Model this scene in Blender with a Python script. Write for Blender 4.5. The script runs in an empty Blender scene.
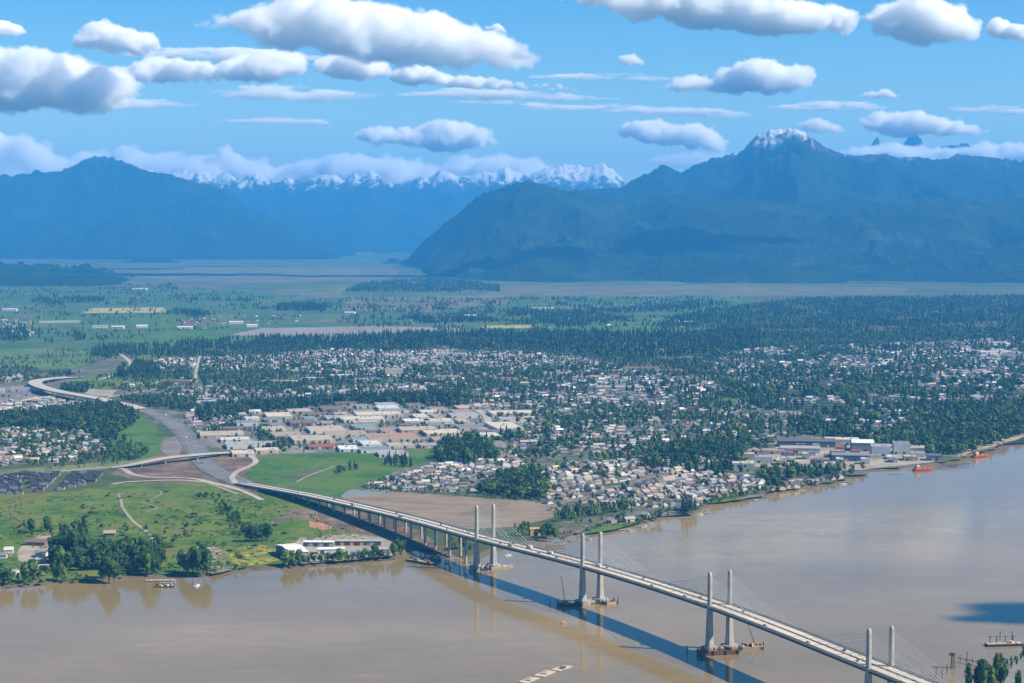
import bpy, math, random
import numpy as np
from mathutils import Vector, Matrix
from mathutils.geometry import tessellate_polygon

S = bpy.context.scene
COL = S.collection
R = math.radians
rnd = random.Random(7)
rng = np.random.default_rng(11)

# ------------------------------------------------------------------ camera
CAM_H, F_PX, W_PX, H_PX = 422.0, 1780.0, 1024, 683
PITCH = math.atan((341.5 - 225.0) / F_PX)
cam_data = bpy.data.cameras.new('camera')
cam_data.sensor_width = 36.0
cam_data.lens = F_PX / W_PX * 36.0
cam_data.clip_start, cam_data.clip_end = 5.0, 200000.0
cam = bpy.data.objects.new('camera', cam_data)
COL.objects.link(cam)
cam.location = (0, 0, CAM_H)
cam.rotation_euler = (math.pi / 2 - PITCH, 0, 0)
S.camera = cam

# ------------------------------------------------------------------ sky, sun, exposure
SUN_DIR = Vector((0.72, -0.18, 0.66)).normalized()      # towards the sun: right of the camera, a little behind it
wd = bpy.data.worlds.new('World')
S.world = wd
wd.use_nodes = True
wn, wl = wd.node_tree.nodes, wd.node_tree.links
sky = wn.new('ShaderNodeTexSky')
sky.sky_type = 'NISHITA'
sky.sun_disc = False
sky.sun_elevation = math.asin(SUN_DIR.z)
sky.sun_rotation = math.atan2(SUN_DIR.x, SUN_DIR.y)
sky.altitude = 400
sky.air_density, sky.dust_density, sky.ozone_density = 1.0, 0.15, 2.5
bg = wn['Background']
bg.inputs['Strength'].default_value = 0.068
tint = wn.new('ShaderNodeMix'); tint.data_type = 'RGBA'; tint.blend_type = 'MULTIPLY'
tint.inputs[0].default_value = 1.0
tc = wn.new('ShaderNodeTexCoord'); sz = wn.new('ShaderNodeSeparateXYZ'); wl.new(tc.outputs['Generated'], sz.inputs[0])
hr = wn.new('ShaderNodeValToRGB')
hr.color_ramp.elements[0].position = 0.0; hr.color_ramp.elements[0].color = (1.05, 1.10, 1.04, 1)
he = hr.color_ramp.elements.new(0.065); he.color = (0.74, 0.98, 1.04, 1)
hr.color_ramp.elements[2].position = 0.14; hr.color_ramp.elements[2].color = (0.36, 0.80, 1.08, 1)
wl.new(sz.outputs['Z'], hr.inputs[0]); wl.new(hr.outputs[0], tint.inputs[7])
wl.new(sky.outputs[0], tint.inputs[6])
wl.new(tint.outputs[2], bg.inputs['Color'])

sun = bpy.data.lights.new('sun', 'SUN')
sun.energy = 5.0
sun.angle = R(0.5)
sun.color = (1.0, 0.885, 0.70)
suno = bpy.data.objects.new('sun', sun)
COL.objects.link(suno)
suno.rotation_euler = SUN_DIR.to_track_quat('Z', 'Y').to_euler()
suno.location = (0, 0, 3000)

S.view_settings.view_transform = 'Standard'
S.view_settings.look = 'None'
S.view_settings.exposure = 0.95
S.view_settings.gamma = 1.0
S.view_settings.use_curve_mapping = False
S.render.engine = 'CYCLES'
cy = S.cycles
cy.use_denoising = True
cy.max_bounces = 18
cy.diffuse_bounces = 2
cy.glossy_bounces = 3
cy.transmission_bounces = 2
cy.volume_bounces = 12
cy.transparent_max_bounces = 8
cy.volume_step_rate = 1.0
cy.volume_max_steps = 160

# ------------------------------------------------------------------ picture <-> place
cp, sp = math.cos(PITCH), math.sin(PITCH)
FWD, UP = Vector((0, cp, -sp)), Vector((0, sp, cp))


def ray(px, py):
    return FWD + UP * ((341.5 - py) / F_PX) + Vector(((px - 512.0) / F_PX, 0, 0))


def G(px, py, z=0.0):
    """where the sight line through a picture point meets height z"""
    d = ray(px, py)
    t = (z - CAM_H) / d.z
    return Vector((d.x * t, d.y * t, z))


def at_depth(px, py, y):
    d = ray(px, py)
    t = y / d.y
    return Vector((d.x * t, y, CAM_H + d.z * t))


def project(x, y, z):
    dz = z - CAM_H
    f = y * cp - dz * sp
    u = y * sp + dz * cp
    return 512.0 + F_PX * x / f, 341.5 - F_PX * u / f


def inside(px, py, poly):
    """numpy even-odd test"""
    px, py = np.asarray(px), np.asarray(py)
    r = np.zeros(px.shape, bool)
    n = len(poly)
    for i in range(n):
        x0, y0 = poly[i]
        x1, y1 = poly[(i + 1) % n]
        if y0 == y1:
            continue
        c = ((y0 > py) != (y1 > py)) & (px < (x1 - x0) * (py - y0) / (y1 - y0) + x0)
        r ^= c
    return r


# ------------------------------------------------------------------ numpy noise
_perm = np.random.default_rng(3).random((512, 512)).astype(np.float32)


def vnoise(x, y):
    xi, yi = np.floor(x).astype(int), np.floor(y).astype(int)
    fx, fy = x - xi, y - yi
    fx, fy = fx * fx * fx * (fx * (fx * 6 - 15) + 10), fy * fy * fy * (fy * (fy * 6 - 15) + 10)
    g = lambda a, b: _perm[a & 511, b & 511]
    a, b = g(xi, yi), g(xi + 1, yi)
    c, d = g(xi, yi + 1), g(xi + 1, yi + 1)
    return (a * (1 - fx) + b * fx) * (1 - fy) + (c * (1 - fx) + d * fx) * fy


def fbm(x, y, o=5, ridged=False):
    s, a, t = 0.0, 1.0, 0.0
    for k in range(o):
        n = vnoise(x * 2 ** k + 17.3 * k, y * 2 ** k + 9.1 * k)
        if ridged:
            n = 1 - np.abs(2 * n - 1)
        s = s + a * n
        t += a
        a *= 0.5
    return s / t


# ------------------------------------------------------------------ materials
MATS = {}
ALB = 0.78


def new_mat(name):
    m = bpy.data.materials.new(name)
    m.use_nodes = True
    nt = m.node_tree
    return m, nt.nodes, nt.links, nt.nodes['Principled BSDF']


def c4(c):
    return (c[0], c[1], c[2], 1)


def mixnode(n, l, fac, a, b, blend='MIX'):
    x = n.new('ShaderNodeMix'); x.data_type = 'RGBA'; x.blend_type = blend
    for v, i in ((fac, 0), (a, 6), (b, 7)):
        if isinstance(v, (int, float)):
            x.inputs[i].default_value = v
        elif isinstance(v, tuple):
            x.inputs[i].default_value = c4(v)
        else:
            l.new(v, x.inputs[i])
    return x.outputs[2]


def noisenode(n, l, scale, detail=5, rough=0.6, stretch=(1, 1, 1), coord='world'):
    if coord == 'world':
        g = n.new('ShaderNodeNewGeometry').outputs['Position']
    else:
        g = n.new('ShaderNodeTexCoord').outputs['Object']
    mp = n.new('ShaderNodeMapping')
    mp.inputs['Scale'].default_value = stretch
    l.new(g, mp.inputs[0])
    t = n.new('ShaderNodeTexNoise')
    t.inputs['Scale'].default_value = scale
    t.inputs['Detail'].default_value = detail
    t.inputs['Roughness'].default_value = rough
    l.new(mp.outputs[0], t.inputs['Vector'])
    return t.outputs['Fac']


def ramp(n, l, fac, stops):
    r = n.new('ShaderNodeValToRGB')
    e = r.color_ramp.elements
    while len(e) < len(stops):
        e.new(0.5)
    for k, (p, c) in enumerate(stops):
        e[k].position = p
        e[k].color = c4(c)
    l.new(fac, r.inputs[0])
    return r.outputs[0]


def plain(name, c, c2=None, scale=0.3, rough=0.75, metal=0.0, coord='object', spec=0.3, lo=0.35, hi=0.65):
    """a surface of two close tones mottled by noise"""
    if name in MATS:
        return MATS[name]
    m, n, l, b = new_mat(name)
    c2 = c2 or tuple(v * 0.78 for v in c)
    c, c2 = tuple(v * ALB for v in c), tuple(v * ALB for v in c2)
    f = noisenode(n, l, scale, coord=coord)
    l.new(ramp(n, l, f, [(lo, c2), (hi, c)]), b.inputs['Base Color'])
    b.inputs['Roughness'].default_value = rough
    b.inputs['Metallic'].default_value = metal
    b.inputs['Specular IOR Level'].default_value = spec
    MATS[name] = m
    return m


def ground_mat(name, stops, s1=0.004, s2=0.05, stretch=(1, 1, 1), rough=0.95):
    """soil and plants: coarse patches broken up by finer ones"""
    m, n, l, b = new_mat(name)
    stops = [(p, tuple(v * ALB for v in c)) for p, c in stops]
    f1 = noisenode(n, l, s1, 6, 0.65, stretch)
    f2 = noisenode(n, l, s2, 4, 0.7, stretch)
    mm = n.new('ShaderNodeMath'); mm.operation = 'MULTIPLY_ADD'
    l.new(f2, mm.inputs[0]); mm.inputs[1].default_value = 0.45
    ad = n.new('ShaderNodeMath'); ad.operation = 'MULTIPLY_ADD'
    l.new(f1, ad.inputs[0]); ad.inputs[1].default_value = 0.75
    ad.inputs[2].default_value = -0.10
    l.new(ad.outputs[0], mm.inputs[2])
    cn_ = n.new('ShaderNodeMath'); cn_.operation = 'MULTIPLY_ADD'
    l.new(mm.outputs[0], cn_.inputs[0]); cn_.inputs[1].default_value = 2.0; cn_.inputs[2].default_value = -0.5
    l.new(ramp(n, l, cn_.outputs[0], stops), b.inputs['Base Color'])
    b.inputs['Roughness'].default_value = rough
    b.inputs['Specular IOR Level'].default_value = 0.1
    return m


def tint_mat(name, rough=0.9, scale=0.25, spec=0.15, trans=0.0):
    """base colour carried by the mesh (each house, each tree its own), broken up by noise"""
    m, n, l, b = new_mat(name)
    a = n.new('ShaderNodeAttribute'); a.attribute_name = 'tint'
    f = noisenode(n, l, scale, 3)
    d = ramp(n, l, f, [(0.3, (0.72, 0.72, 0.72)), (0.7, (1.15, 1.15, 1.15))])
    l.new(mixnode(n, l, 1.0, a.outputs['Color'], d, 'MULTIPLY'), b.inputs['Base Color'])
    b.inputs['Roughness'].default_value = rough
    b.inputs['Specular IOR Level'].default_value = spec
    return m


# ------------------------------------------------------------------ mesh building
class MB:
    """collects shapes, links them as one mesh object"""

    def __init__(self):
        self.v, self.f, self.m = [], [], []

    def add(self, verts, faces, mi=0):
        o = len(self.v)
        self.v += [tuple(p) for p in verts]
        self.f += [tuple(i + o for i in fc) for fc in faces]
        self.m += [mi] * len(faces)
        return self

    def box(self, c, s, rz=0.0, mi=0, taper=1.0):
        hx, hy, hz = s[0] / 2, s[1] / 2, s[2] / 2
        ca, sa = math.cos(rz), math.sin(rz)
        vs = []
        for z, t in ((-hz, 1.0), (hz, taper)):
            for x, y in ((-hx, -hy), (hx, -hy), (hx, hy), (-hx, hy)):
                x, y = x * t, y * t
                vs.append((c[0] + x * ca - y * sa, c[1] + x * sa + y * ca, c[2] + z))
        return self.add(vs, [(3, 2, 1, 0), (4, 5, 6, 7), (0, 1, 5, 4), (1, 2, 6, 5), (2, 3, 7, 6), (3, 0, 4, 7)], mi)

    def bar(self, a, b, r, n=6, r2=None, mi=0, cap=True):
        a, b = Vector(a), Vector(b)
        r2 = r if r2 is None else r2
        d = (b - a).normalized()
        u = d.orthogonal().normalized()
        w = d.cross(u)
        vs = []
        for p, q in ((a, r), (b, r2)):
            for k in range(n):
                t = 2 * math.pi * k / n
                vs.append(p + u * (q * math.cos(t)) + w * (q * math.sin(t)))
        fs = [(k, (k + 1) % n, n + (k + 1) % n, n + k) for k in range(n)]
        if cap:
            fs += [tuple(reversed(range(n))), tuple(range(n, 2 * n))]
        return self.add(vs, fs, mi)

    def loft(self, rings, close=True, mi=0, loop=True):
        """rings: lists of points of equal length"""
        n = len(rings[0])
        vs = [p for r in rings for p in r]
        fs = []
        for i in range(len(rings) - 1):
            for k in range(n if loop else n - 1):
                k2 = (k + 1) % n
                fs.append((i * n + k, i * n + k2, (i + 1) * n + k2, (i + 1) * n + k))
        if close and loop:
            fs += [tuple(reversed(range(n))), tuple((len(rings) - 1) * n + k for k in range(n))]
        return self.add(vs, fs, mi)

    def prism(self, pts, z0, z1, mi=0):
        """upright prism over a plan outline (counter-clockwise)"""
        return self.loft([[(p[0], p[1], z0) for p in pts], [(p[0], p[1], z1) for p in pts]], True, mi)

    def mesh(self, name, mats, smooth=False):
        me = bpy.data.meshes.new(name)
        me.from_pydata([tuple(p) for p in self.v], [], self.f)
        mats = mats if isinstance(mats, (list, tuple)) else [mats]
        for m in mats:
            me.materials.append(m)
        if len(mats) > 1:
            me.polygons.foreach_set('material_index', self.m)
        if smooth:
            me.shade_smooth()
        me.update()
        return me

    def build(self, name, mats, parent=None, smooth=False, loc=None):
        return link(name, self.mesh(name, mats, smooth), parent, loc)


def link(name, me, parent=None, loc=None):
    o = bpy.data.objects.new(name, me)
    COL.objects.link(o)
    if parent is not None:
        o.parent = parent
    if loc is not None:
        o.location = loc
    return o


def tag(o, label=None, cat=None, group=None, kind=None):
    if label:
        o['label'] = label
    if cat:
        o['category'] = cat
    if group:
        o['group'] = group
    if kind:
        o['kind'] = kind
    return o


def empty(name, loc=(0, 0, 0), rz=0.0, **k):
    o = bpy.data.objects.new(name, None)
    COL.objects.link(o)
    o.location = loc
    o.rotation_euler = (0, 0, rz)
    o.empty_display_size = 1
    return tag(o, **k)


def copy_tree(o, parent=None):
    c = o.copy()
    COL.objects.link(c)
    c.parent = parent
    for ch in list(o.children):
        copy_tree(ch, c)
    return c


def mesh_np(name, V, Fc, mat, tint=None, smooth=False):
    """big triangle mesh from arrays, optional colour per face"""
    me = bpy.data.meshes.new(name)
    nf = len(Fc)
    k = Fc.shape[1]
    me.vertices.add(len(V)); me.loops.add(nf * k); me.polygons.add(nf)
    me.vertices.foreach_set('co', np.ascontiguousarray(V, np.float32).ravel())
    me.loops.foreach_set('vertex_index', np.ascontiguousarray(Fc, np.int32).ravel())
    me.polygons.foreach_set('loop_start', np.arange(0, nf * k, k, dtype=np.int32))
    me.polygons.foreach_set('use_smooth', np.full(nf, smooth, bool))
    me.update(calc_edges=True)
    if tint is not None:
        at = me.attributes.new('tint', 'FLOAT_COLOR', 'FACE')
        at.data.foreach_set('color', np.ascontiguousarray(np.c_[tint, np.ones(nf)], np.float32).ravel())
    me.materials.append(mat)
    return me


def scatter(tv, tf, pos, rz, sc):
    """copies of one triangle template: vertices, faces"""
    n, m = len(pos), len(tv)
    ca, sa = np.cos(rz)[:, None], np.sin(rz)[:, None]
    x, y, z = tv[None, :, 0] * sc[:, None, 0], tv[None, :, 1] * sc[:, None, 1], tv[None, :, 2] * sc[:, None, 2]
    V = np.stack([x * ca - y * sa + pos[:, None, 0], x * sa + y * ca + pos[:, None, 1], z + pos[:, None, 2]], -1).reshape(-1, 3)
    Fc = (tf[None] + (np.arange(n) * m)[:, None, None]).reshape(-1, 3)
    return V, Fc


def catmull(pts, step):
    """smooth line through points, resampled about every step"""
    P = [Vector(p) for p in pts]
    P = [P[0] * 2 - P[1]] + P + [P[-1] * 2 - P[-2]]
    out = []
    for i in range(1, len(P) - 2):
        a, b, c, d = P[i - 1:i + 3]
        n = max(1, int((c - b).length / step))
        for k in range(n):
            t = k / n
            out.append(0.5 * ((2 * b) + (c - a) * t + (2 * a - 5 * b + 4 * c - d) * t * t + (3 * b - a - 3 * c + d) * t ** 3))
    out.append(P[-2])
    return out
# ------------------------------------------------------------------ water and ground
LAND_Z = 3.0
m_water, n, l, b = new_mat('silty_river_water')
f1 = noisenode(n, l, 0.0016, 5, 0.55, (0.6, 1.6, 1))
f2 = noisenode(n, l, 0.012, 6, 0.65, (1, 2.2, 1))
silt = ramp(n, l, f1, [(0.30, (0.164, 0.123, 0.060)), (0.5, (0.207, 0.153, 0.073)), (0.72, (0.268, 0.195, 0.095))])
f3 = noisenode(n, l, 0.02, 7, 0.7, (1, 3.2, 1))
f4 = noisenode(n, l, 0.0022, 3, 0.5)
rp = n.new('ShaderNodeMath'); rp.operation = 'MULTIPLY'; l.new(f3, rp.inputs[0]); l.new(f4, rp.inputs[1])
silt = mixnode(n, l, 1.0, silt, ramp(n, l, rp.outputs[0], [(0.12, (0.9, 0.9, 0.9)), (0.25, (1, 1, 1)), (0.36, (1.12, 1.12, 1.12)), (0.42, (1.4, 1.4, 1.4))]), 'MULTIPLY')
l.new(silt, b.inputs['Base Color'])
b.inputs['IOR'].default_value = 1.333
b.inputs['Specular IOR Level'].default_value = 0.24
l.new(ramp(n, l, f2, [(0.35, (0.05, 0.05, 0.05)), (0.7, (0.13, 0.13, 0.13))]), b.inputs['Roughness'])
w1 = noisenode(n, l, 0.35, 3, 0.6, (1, 1.5, 1))
bp = n.new('ShaderNodeBump'); bp.inputs['Strength'].default_value = 0.035; bp.inputs['Distance'].default_value = 0.5
l.new(w1, bp.inputs['Height']); l.new(bp.outputs[0], b.inputs['Normal'])
mb = MB()
mb.add([(-9000, 300, 0), (14000, 300, 0), (14000, 9000, 0), (-9000, 9000, 0)], [(0, 1, 2, 3)])
tag(mb.build('river_water', m_water), 'wide silty brown river crossed by the bridge', kind='structure')

# far bank, from the left to the right, as picture points at water level
SHORE = [(-160, 596), (-60, 592), (0, 588), (30, 587), (62, 584), (95, 583), (128, 579), (150, 578), (178, 577), (205, 576),
         (232, 573), (250, 571), (272, 570), (300, 567), (330, 564), (352, 562), (378, 560), (398, 556), (410, 551), (425, 549),
         (440, 549), (452, 555), (466, 560), (484, 558), (500, 551), (515, 547), (530, 545), (545, 542), (562, 538),
         (580, 535), (602, 530), (622, 528), (640, 524), (658, 520), (676, 517), (692, 512), (706, 508), (722, 503), (742, 499),
         (760, 495), (783, 491), (806, 487), (822, 485), (838, 482), (852, 476), (868, 472), (884, 470), (905, 468),
         (930, 465), (950, 462), (970, 456), (990, 449), (1008, 443), (1030, 436), (1110, 420), (1300, 392)]
sh = [G(x, y, 0) for x, y in SHORE]
fine = catmull(sh, 25)
shore = []
for k, p in enumerate(fine):
    q = fine[min(k + 1, len(fine) - 1)] - fine[max(k - 1, 0)]
    nrm = Vector((-q.y, q.x, 0)).normalized()
    w = 5 * (float(fbm(np.array(k * 0.35), np.array(2.2), 3)) - 0.5)
    shore.append((p + nrm * w, nrm))
low = [p - n_ * 2.0 for p, n_ in shore]
edge = [p + n_ * 1.5 for p, n_ in shore]
top = [p + n_ * 12.0 for p, n_ in shore]
outer = [Vector((28000, 5200, LAND_Z)), Vector((40000, 35800, LAND_Z)), Vector((-40000, 35800, LAND_Z)), Vector((-28000, 2000, LAND_Z))]
topz = [Vector((p.x, p.y, LAND_Z)) for p in top]
poly = topz + outer
tris = tessellate_polygon([poly])
m_land = ground_mat('valley_ground', [(0.25, (0.045, 0.075, 0.028)), (0.45, (0.07, 0.105, 0.038)), (0.6, (0.095, 0.105, 0.055)), (0.8, (0.13, 0.12, 0.08))], 0.0012, 0.02)
m_bank = ground_mat('muddy_bank', [(0.3, (0.10, 0.075, 0.05)), (0.5, (0.16, 0.125, 0.085)), (0.7, (0.10, 0.11, 0.05))], 0.02, 0.3)
mb = MB()
N = len(poly)
fs = []
for t in tris:
    a_, b_, c_ = (poly[i] for i in t)
    fs.append(t if (b_ - a_).cross(c_ - a_).z > 0 else (t[0], t[2], t[1]))
mb.add(poly, fs, 0)
k = len(shore)
for ra, rb in ((low, edge), (edge, top)):
    za = -1.5 if ra is low else 0.5
    zb = 0.5 if rb is edge else LAND_Z
    mb.add([(p.x, p.y, za) for p in ra] + [(p.x, p.y, zb) for p in rb],
           [(i, i + 1, k + i + 1, k + i) for i in range(k - 1)], 1)
tag(mb.build('ground', [m_land, m_bank]), 'flat green valley land beyond the river', kind='structure')

# near bank, bottom right corner
NB = [(962, 720), (962, 696), (968, 680), (978, 669), (992, 663), (1010, 656), (1040, 648), (1100, 640), (1200, 640), (1200, 720)]
nb = [G(x, y, 1.8) for x, y in NB]
mb = MB()
cx = sum((p for p in nb), Vector()) / len(nb)
inn = [cx + (p - cx) * 0.94 for p in nb]
kk = len(nb)
mb.add([(p.x, p.y, -1.5) for p in nb] + [(p.x, p.y, 2.6) for p in inn] + [(cx.x, cx.y, 2.6)],
       [(i, (i + 1) % kk, kk + (i + 1) % kk, kk + i) for i in range(kk)] + [(kk + i, kk + (i + 1) % kk, 2 * kk) for i in range(kk)])
tag(mb.build('near_bank_ground', plain('yard_gravel', (0.26, 0.25, 0.24), (0.16, 0.17, 0.13), 0.05, coord='world')), 'grey gravel yard on the near bank', kind='structure')

# ------------------------------------------------------------------ mountains
def interp(line, x):
    a = np.array(line, float)
    return np.interp(x, a[:, 0], a[:, 1])


def mountain_mat(name, snow, snow_z0, snow_z1, forest=None, rock=(0.06, 0.07, 0.075)):
    m, n, l, b = new_mat(name)
    fr = forest or [(0.3, (0.008, 0.022, 0.016)), (0.55, (0.016, 0.036, 0.022)), (0.75, (0.035, 0.058, 0.036))]
    base = ramp(n, l, noisenode(n, l, 0.0016, 9, 0.72), fr)
    geo = n.new('ShaderNodeNewGeometry')
    sx = n.new('ShaderNodeSeparateXYZ'); l.new(geo.outputs['Position'], sx.inputs[0])
    nz = noisenode(n, l, 0.0022, 7, 0.7)
    if snow:
        hz = n.new('ShaderNodeMath'); hz.operation = 'MULTIPLY_ADD'
        l.new(nz, hz.inputs[0]); hz.inputs[1].default_value = 800.0; l.new(sx.outputs['Z'], hz.inputs[2])
        rk = n.new('ShaderNodeMapRange'); rk.inputs[1].default_value = snow_z0 + 250; rk.inputs[2].default_value = snow_z1 + 250
        l.new(hz.outputs[0], rk.inputs[0])
        base = mixnode(n, l, rk.outputs[0], base, rock)
        h2 = n.new('ShaderNodeMath'); h2.operation = 'MULTIPLY_ADD'
        n2 = noisenode(n, l, 0.0048, 8, 0.75, (1.2, 0.28, 0.34))
        l.new(n2, h2.inputs[0]); h2.inputs[1].default_value = 1500.0; l.new(sx.outputs['Z'], h2.inputs[2])
        rs = n.new('ShaderNodeMapRange'); rs.inputs[1].default_value = snow_z0 + 780; rs.inputs[2].default_value = snow_z0 + 780 + snow * 0.5
        l.new(h2.outputs[0], rs.inputs[0])
        base = mixnode(n, l, rs.outputs[0], base, (0.76, 0.77, 0.78))
    l.new(base, b.inputs['Base Color'])
    bp = n.new('ShaderNodeBump'); bp.inputs['Strength'].default_value = 1.0; bp.inputs['Distance'].default_value = 190.0
    l.new(noisenode(n, l, 0.0042, 8, 0.66), bp.inputs['Height']); l.new(bp.outputs[0], b.inputs['Normal'])
    b.inputs['Roughness'].default_value = 0.95
    b.inputs['Specular IOR Level'].default_value = 0.05
    return m


def mountain(name, crest, crest_y, foot_y, mat, label, spur=0.34, power=1.25, gx=700.0, gy=2200.0, jag=14.0, back=2500.0, rows=70, seed=0.0, step=1.3):
    """a range: crest line from its outline, long front slope cut by gullies, short back slope"""
    x = np.arange(crest[0][0], crest[-1][0] + step, step)
    py = interp(crest, x)
    dc = interp(crest_y, x) if isinstance(crest_y, list) else np.full_like(x, crest_y)
    df = interp(foot_y, x) if isinstance(foot_y, list) else np.full_like(x, foot_y)
    dirx = (x - 512.0) / F_PX
    u = (341.5 - py) / F_PX
    zc = CAM_H + dc * (-sp + u * cp) / (cp + u * sp)
    zc = np.maximum(zc, LAND_Z + 2)
    zj = jag * 3.4 * (fbm(dirx * 2e4 / 90 + seed, dirx * 0 + seed, 5, True) - 0.55)
    kw = max(3, int(34 / step)) | 1
    kr = np.hanning(kw + 2)[1:-1]; kr /= kr.sum()
    zsm = np.convolve(np.pad(zc, kw // 2, mode='edge'), kr, 'valid')
    xs, ys, zs = [], [], []
    vv = np.r_[np.linspace(-1, 0, 12)[:-1], np.linspace(0, 1, rows)]
    for v in vv:
        if v < 0:
            y = dc - v * back
            prof = (1 - (-v)) ** 1.1
        else:
            y = dc + (df - dc) * v
            prof = (1 - v) ** power
        X = dirx * (y / cp)
        rg = fbm(X / gx + seed * 3.1 + 0.25 * fbm(X / 900, y / 900, 3), y / gy + seed, 6, True)
        lg = fbm(X / (gx * 3.5) + seed, y / (gx * 4.0) + seed * 2, 4, True)
        a = abs(v)
        w = a ** 0.55 * (1 - a) ** 0.6
        dz = zc * spur * w * ((rg - 0.62) * 1.9 + (lg - 0.6) * 1.8)
        t = min(1.0, a * 3.0); t = t * t * (3 - 2 * t)
        z = LAND_Z - 4 + (zc * (1 - t) + zsm * t - LAND_Z) * prof + dz + zj * max(0.0, 1 - a * 7) ** 2
        z = np.maximum(z, LAND_Z - 6)
        xs.append(X); ys.append(np.broadcast_to(y, X.shape)); zs.append(z)
    X, Y, Z = np.array(xs), np.array(ys), np.array(zs)
    nr, nc = X.shape
    V = np.stack([X, Y, Z], -1).reshape(-1, 3)
    i = np.arange(nr - 1)[:, None] * nc + np.arange(nc - 1)[None]
    Fc = np.stack([i, i + nc, i + nc + 1, i + 1], -1).reshape(-1, 4)
    me = mesh_np(name, V, Fc, mat, smooth=True)
    o = link(name, me)
    return tag(o, label, kind='structure')


m_far = mountain_mat('far_snowy_rock', 300, 1130, 1330)
m_left = mountain_mat('forested_peak', 160, 1400, 1620)
m_gold = mountain_mat('rocky_peak', 480, 1315, 1440)
m_dark = mountain_mat('bare_dark_rock', 0, 0, 0)
m_hill = mountain_mat('forested_hill', 0, 0, 0, [(0.28, (0.008, 0.022, 0.014)), (0.5, (0.017, 0.038, 0.02)), (0.60, (0.032, 0.058, 0.028)), (0.72, (0.085, 0.10, 0.06))])

mountain('snowy_mountains', [(-120, 176), (0, 178), (60, 174), (150, 169), (165, 173), (180, 171), (195, 169), (206, 172), (215, 176), (225, 171), (240, 180),
         (252, 176), (262, 174), (275, 182), (290, 178), (303, 181), (315, 178), (330, 174), (345, 179), (355, 174), (366, 175), (373, 172), (385, 180), (400, 184),
         (412, 181), (420, 177), (430, 180), (440, 171), (448, 170), (455, 175), (470, 176), (485, 171), (497, 173), (505, 168), (515, 172), (530, 175), (540, 170), (550, 167), (570, 165),
         (590, 168), (603, 165), (612, 172), (622, 182), (640, 190), (700, 200)],
         33000, 27000, m_far, 'distant range of snow capped peaks beyond the valley', spur=0.5, gx=1300, gy=1900, jag=40, seed=2.0, power=1.0, back=3500)
mountain('dark_mountain', [(-160, 186), (-60, 182), (0, 176), (25, 174), (40, 171), (55, 172), (70, 168), (80, 163), (86, 158), (92, 158.5), (97, 156), (102, 157.5), (106, 155), (111, 157), (115, 156.5), (120, 159.5), (126, 161), (135, 166),
         (148, 169), (160, 172), (185, 178), (200, 183), (215, 186), (235, 197), (255, 210), (290, 224), (320, 238), (345, 248), (356, 256)],
         [(-160, 26500), (356, 25500)], [(-160, 21500), (250, 22500), (356, 24500)], m_left, 'dark blue forested mountain with one pointed summit', spur=0.78, gx=1700, gy=2300, jag=20, seed=5.0, power=0.95)
mountain('forested_ridge', [(60, 254), (110, 240), (150, 226), (180, 208), (198, 196), (213, 192), (222, 194), (240, 203), (262, 217), (290, 231), (315, 244), (340, 254)],
         24800, 21600, m_left, 'lower forested ridge before the dark mountain', spur=0.75, gx=1100, gy=1500, jag=14, seed=6.0, power=0.9, back=1500)
mountain('cloudy_peaks', [(845, 168), (858, 160), (866, 152), (871, 141), (875, 138), (878, 144), (882, 149), (886, 145), (890, 150), (897, 152), (903, 142), (907, 134), (912, 131), (916, 137), (920, 143), (926, 152),
         (932, 153), (938, 147), (944, 144.5), (955, 144), (964, 145), (970, 146), (978, 150), (990, 156), (1010, 162)],
         43500, 39500, m_dark, 'dark jagged peaks half hidden in cloud', spur=0.3, gx=500, gy=1500, jag=60, seed=9.0, power=0.8, back=2500)
mountain('rocky_mountain', [(548, 205), (575, 190), (600, 190), (620, 188), (632, 182), (640, 178), (652, 171), (664, 164.5), (672, 167), (680, 173), (695, 165), (712, 158.5), (726, 156), (734, 154), (742, 148),
         (748, 141), (752, 136), (755, 135.5), (758, 135.5), (762, 132), (765, 132.8), (768, 130.4), (771, 131.2), (774, 130), (778, 128), (781, 129.8), (784, 130), (787, 129), (790, 131), (794, 130.8), (798, 133.2), (802, 133.6), (806, 137.5), (812, 142.5), (820, 147), (828, 152), (836, 156), (850, 160), (870, 160.5), (885, 158.5), (900, 160),
         (920, 159), (945, 160), (960, 157), (985, 158), (1000, 159), (1024, 161), (1060, 163), (1150, 168)],
         21500, 15500, m_gold, 'broad rocky mountain with snow on its domed summit', spur=0.72, gx=1500, gy=2000, jag=24, seed=4.0, power=1.15)
mountain('forested_hill', [(398, 268), (404, 264), (412, 254), (424, 242), (437, 230), (450, 219), (462, 210), (475, 198), (488, 191), (500, 187), (512, 183), (520, 181), (532, 181), (545, 184), (560, 189), (575, 192), (600, 197), (625, 205), (640, 204),
         (665, 199), (690, 197), (720, 198), (760, 200), (800, 203), (830, 199), (860, 196), (920, 197), (980, 199), (1030, 197), (1150, 196)],
         [(398, 19200), (520, 17500), (700, 17000), (1150, 16500)], [(398, 19000), (410, 17500), (430, 14800), (470, 13600), (540, 13000), (1150, 12600)], m_hill,
         'long dark green forested hill sloping down to the fields', spur=0.62, gx=900, gy=1100, jag=14, seed=8.0, power=1.35, rows=90)
mountain('wooded_knoll', [(382, 267), (386, 262), (391, 257), (398, 258), (403, 264), (406, 267)], 19800, 19300, m_hill, 'small wooded knoll on the plain', spur=0.1, gx=200, gy=300, jag=6, seed=3.0, power=0.8, back=400, rows=12, step=0.8)
mountain('wooded_rise', [(-140, 268), (-60, 262), (0, 262), (40, 264), (70, 267), (90, 265), (108, 270), (122, 275), (134, 278.5)], 14500, 12200, m_hill, 'low wooded rise on the plain by the fields', spur=0.8, gx=400, gy=500, jag=26, seed=7.0, power=0.7, back=700, rows=40)
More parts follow.
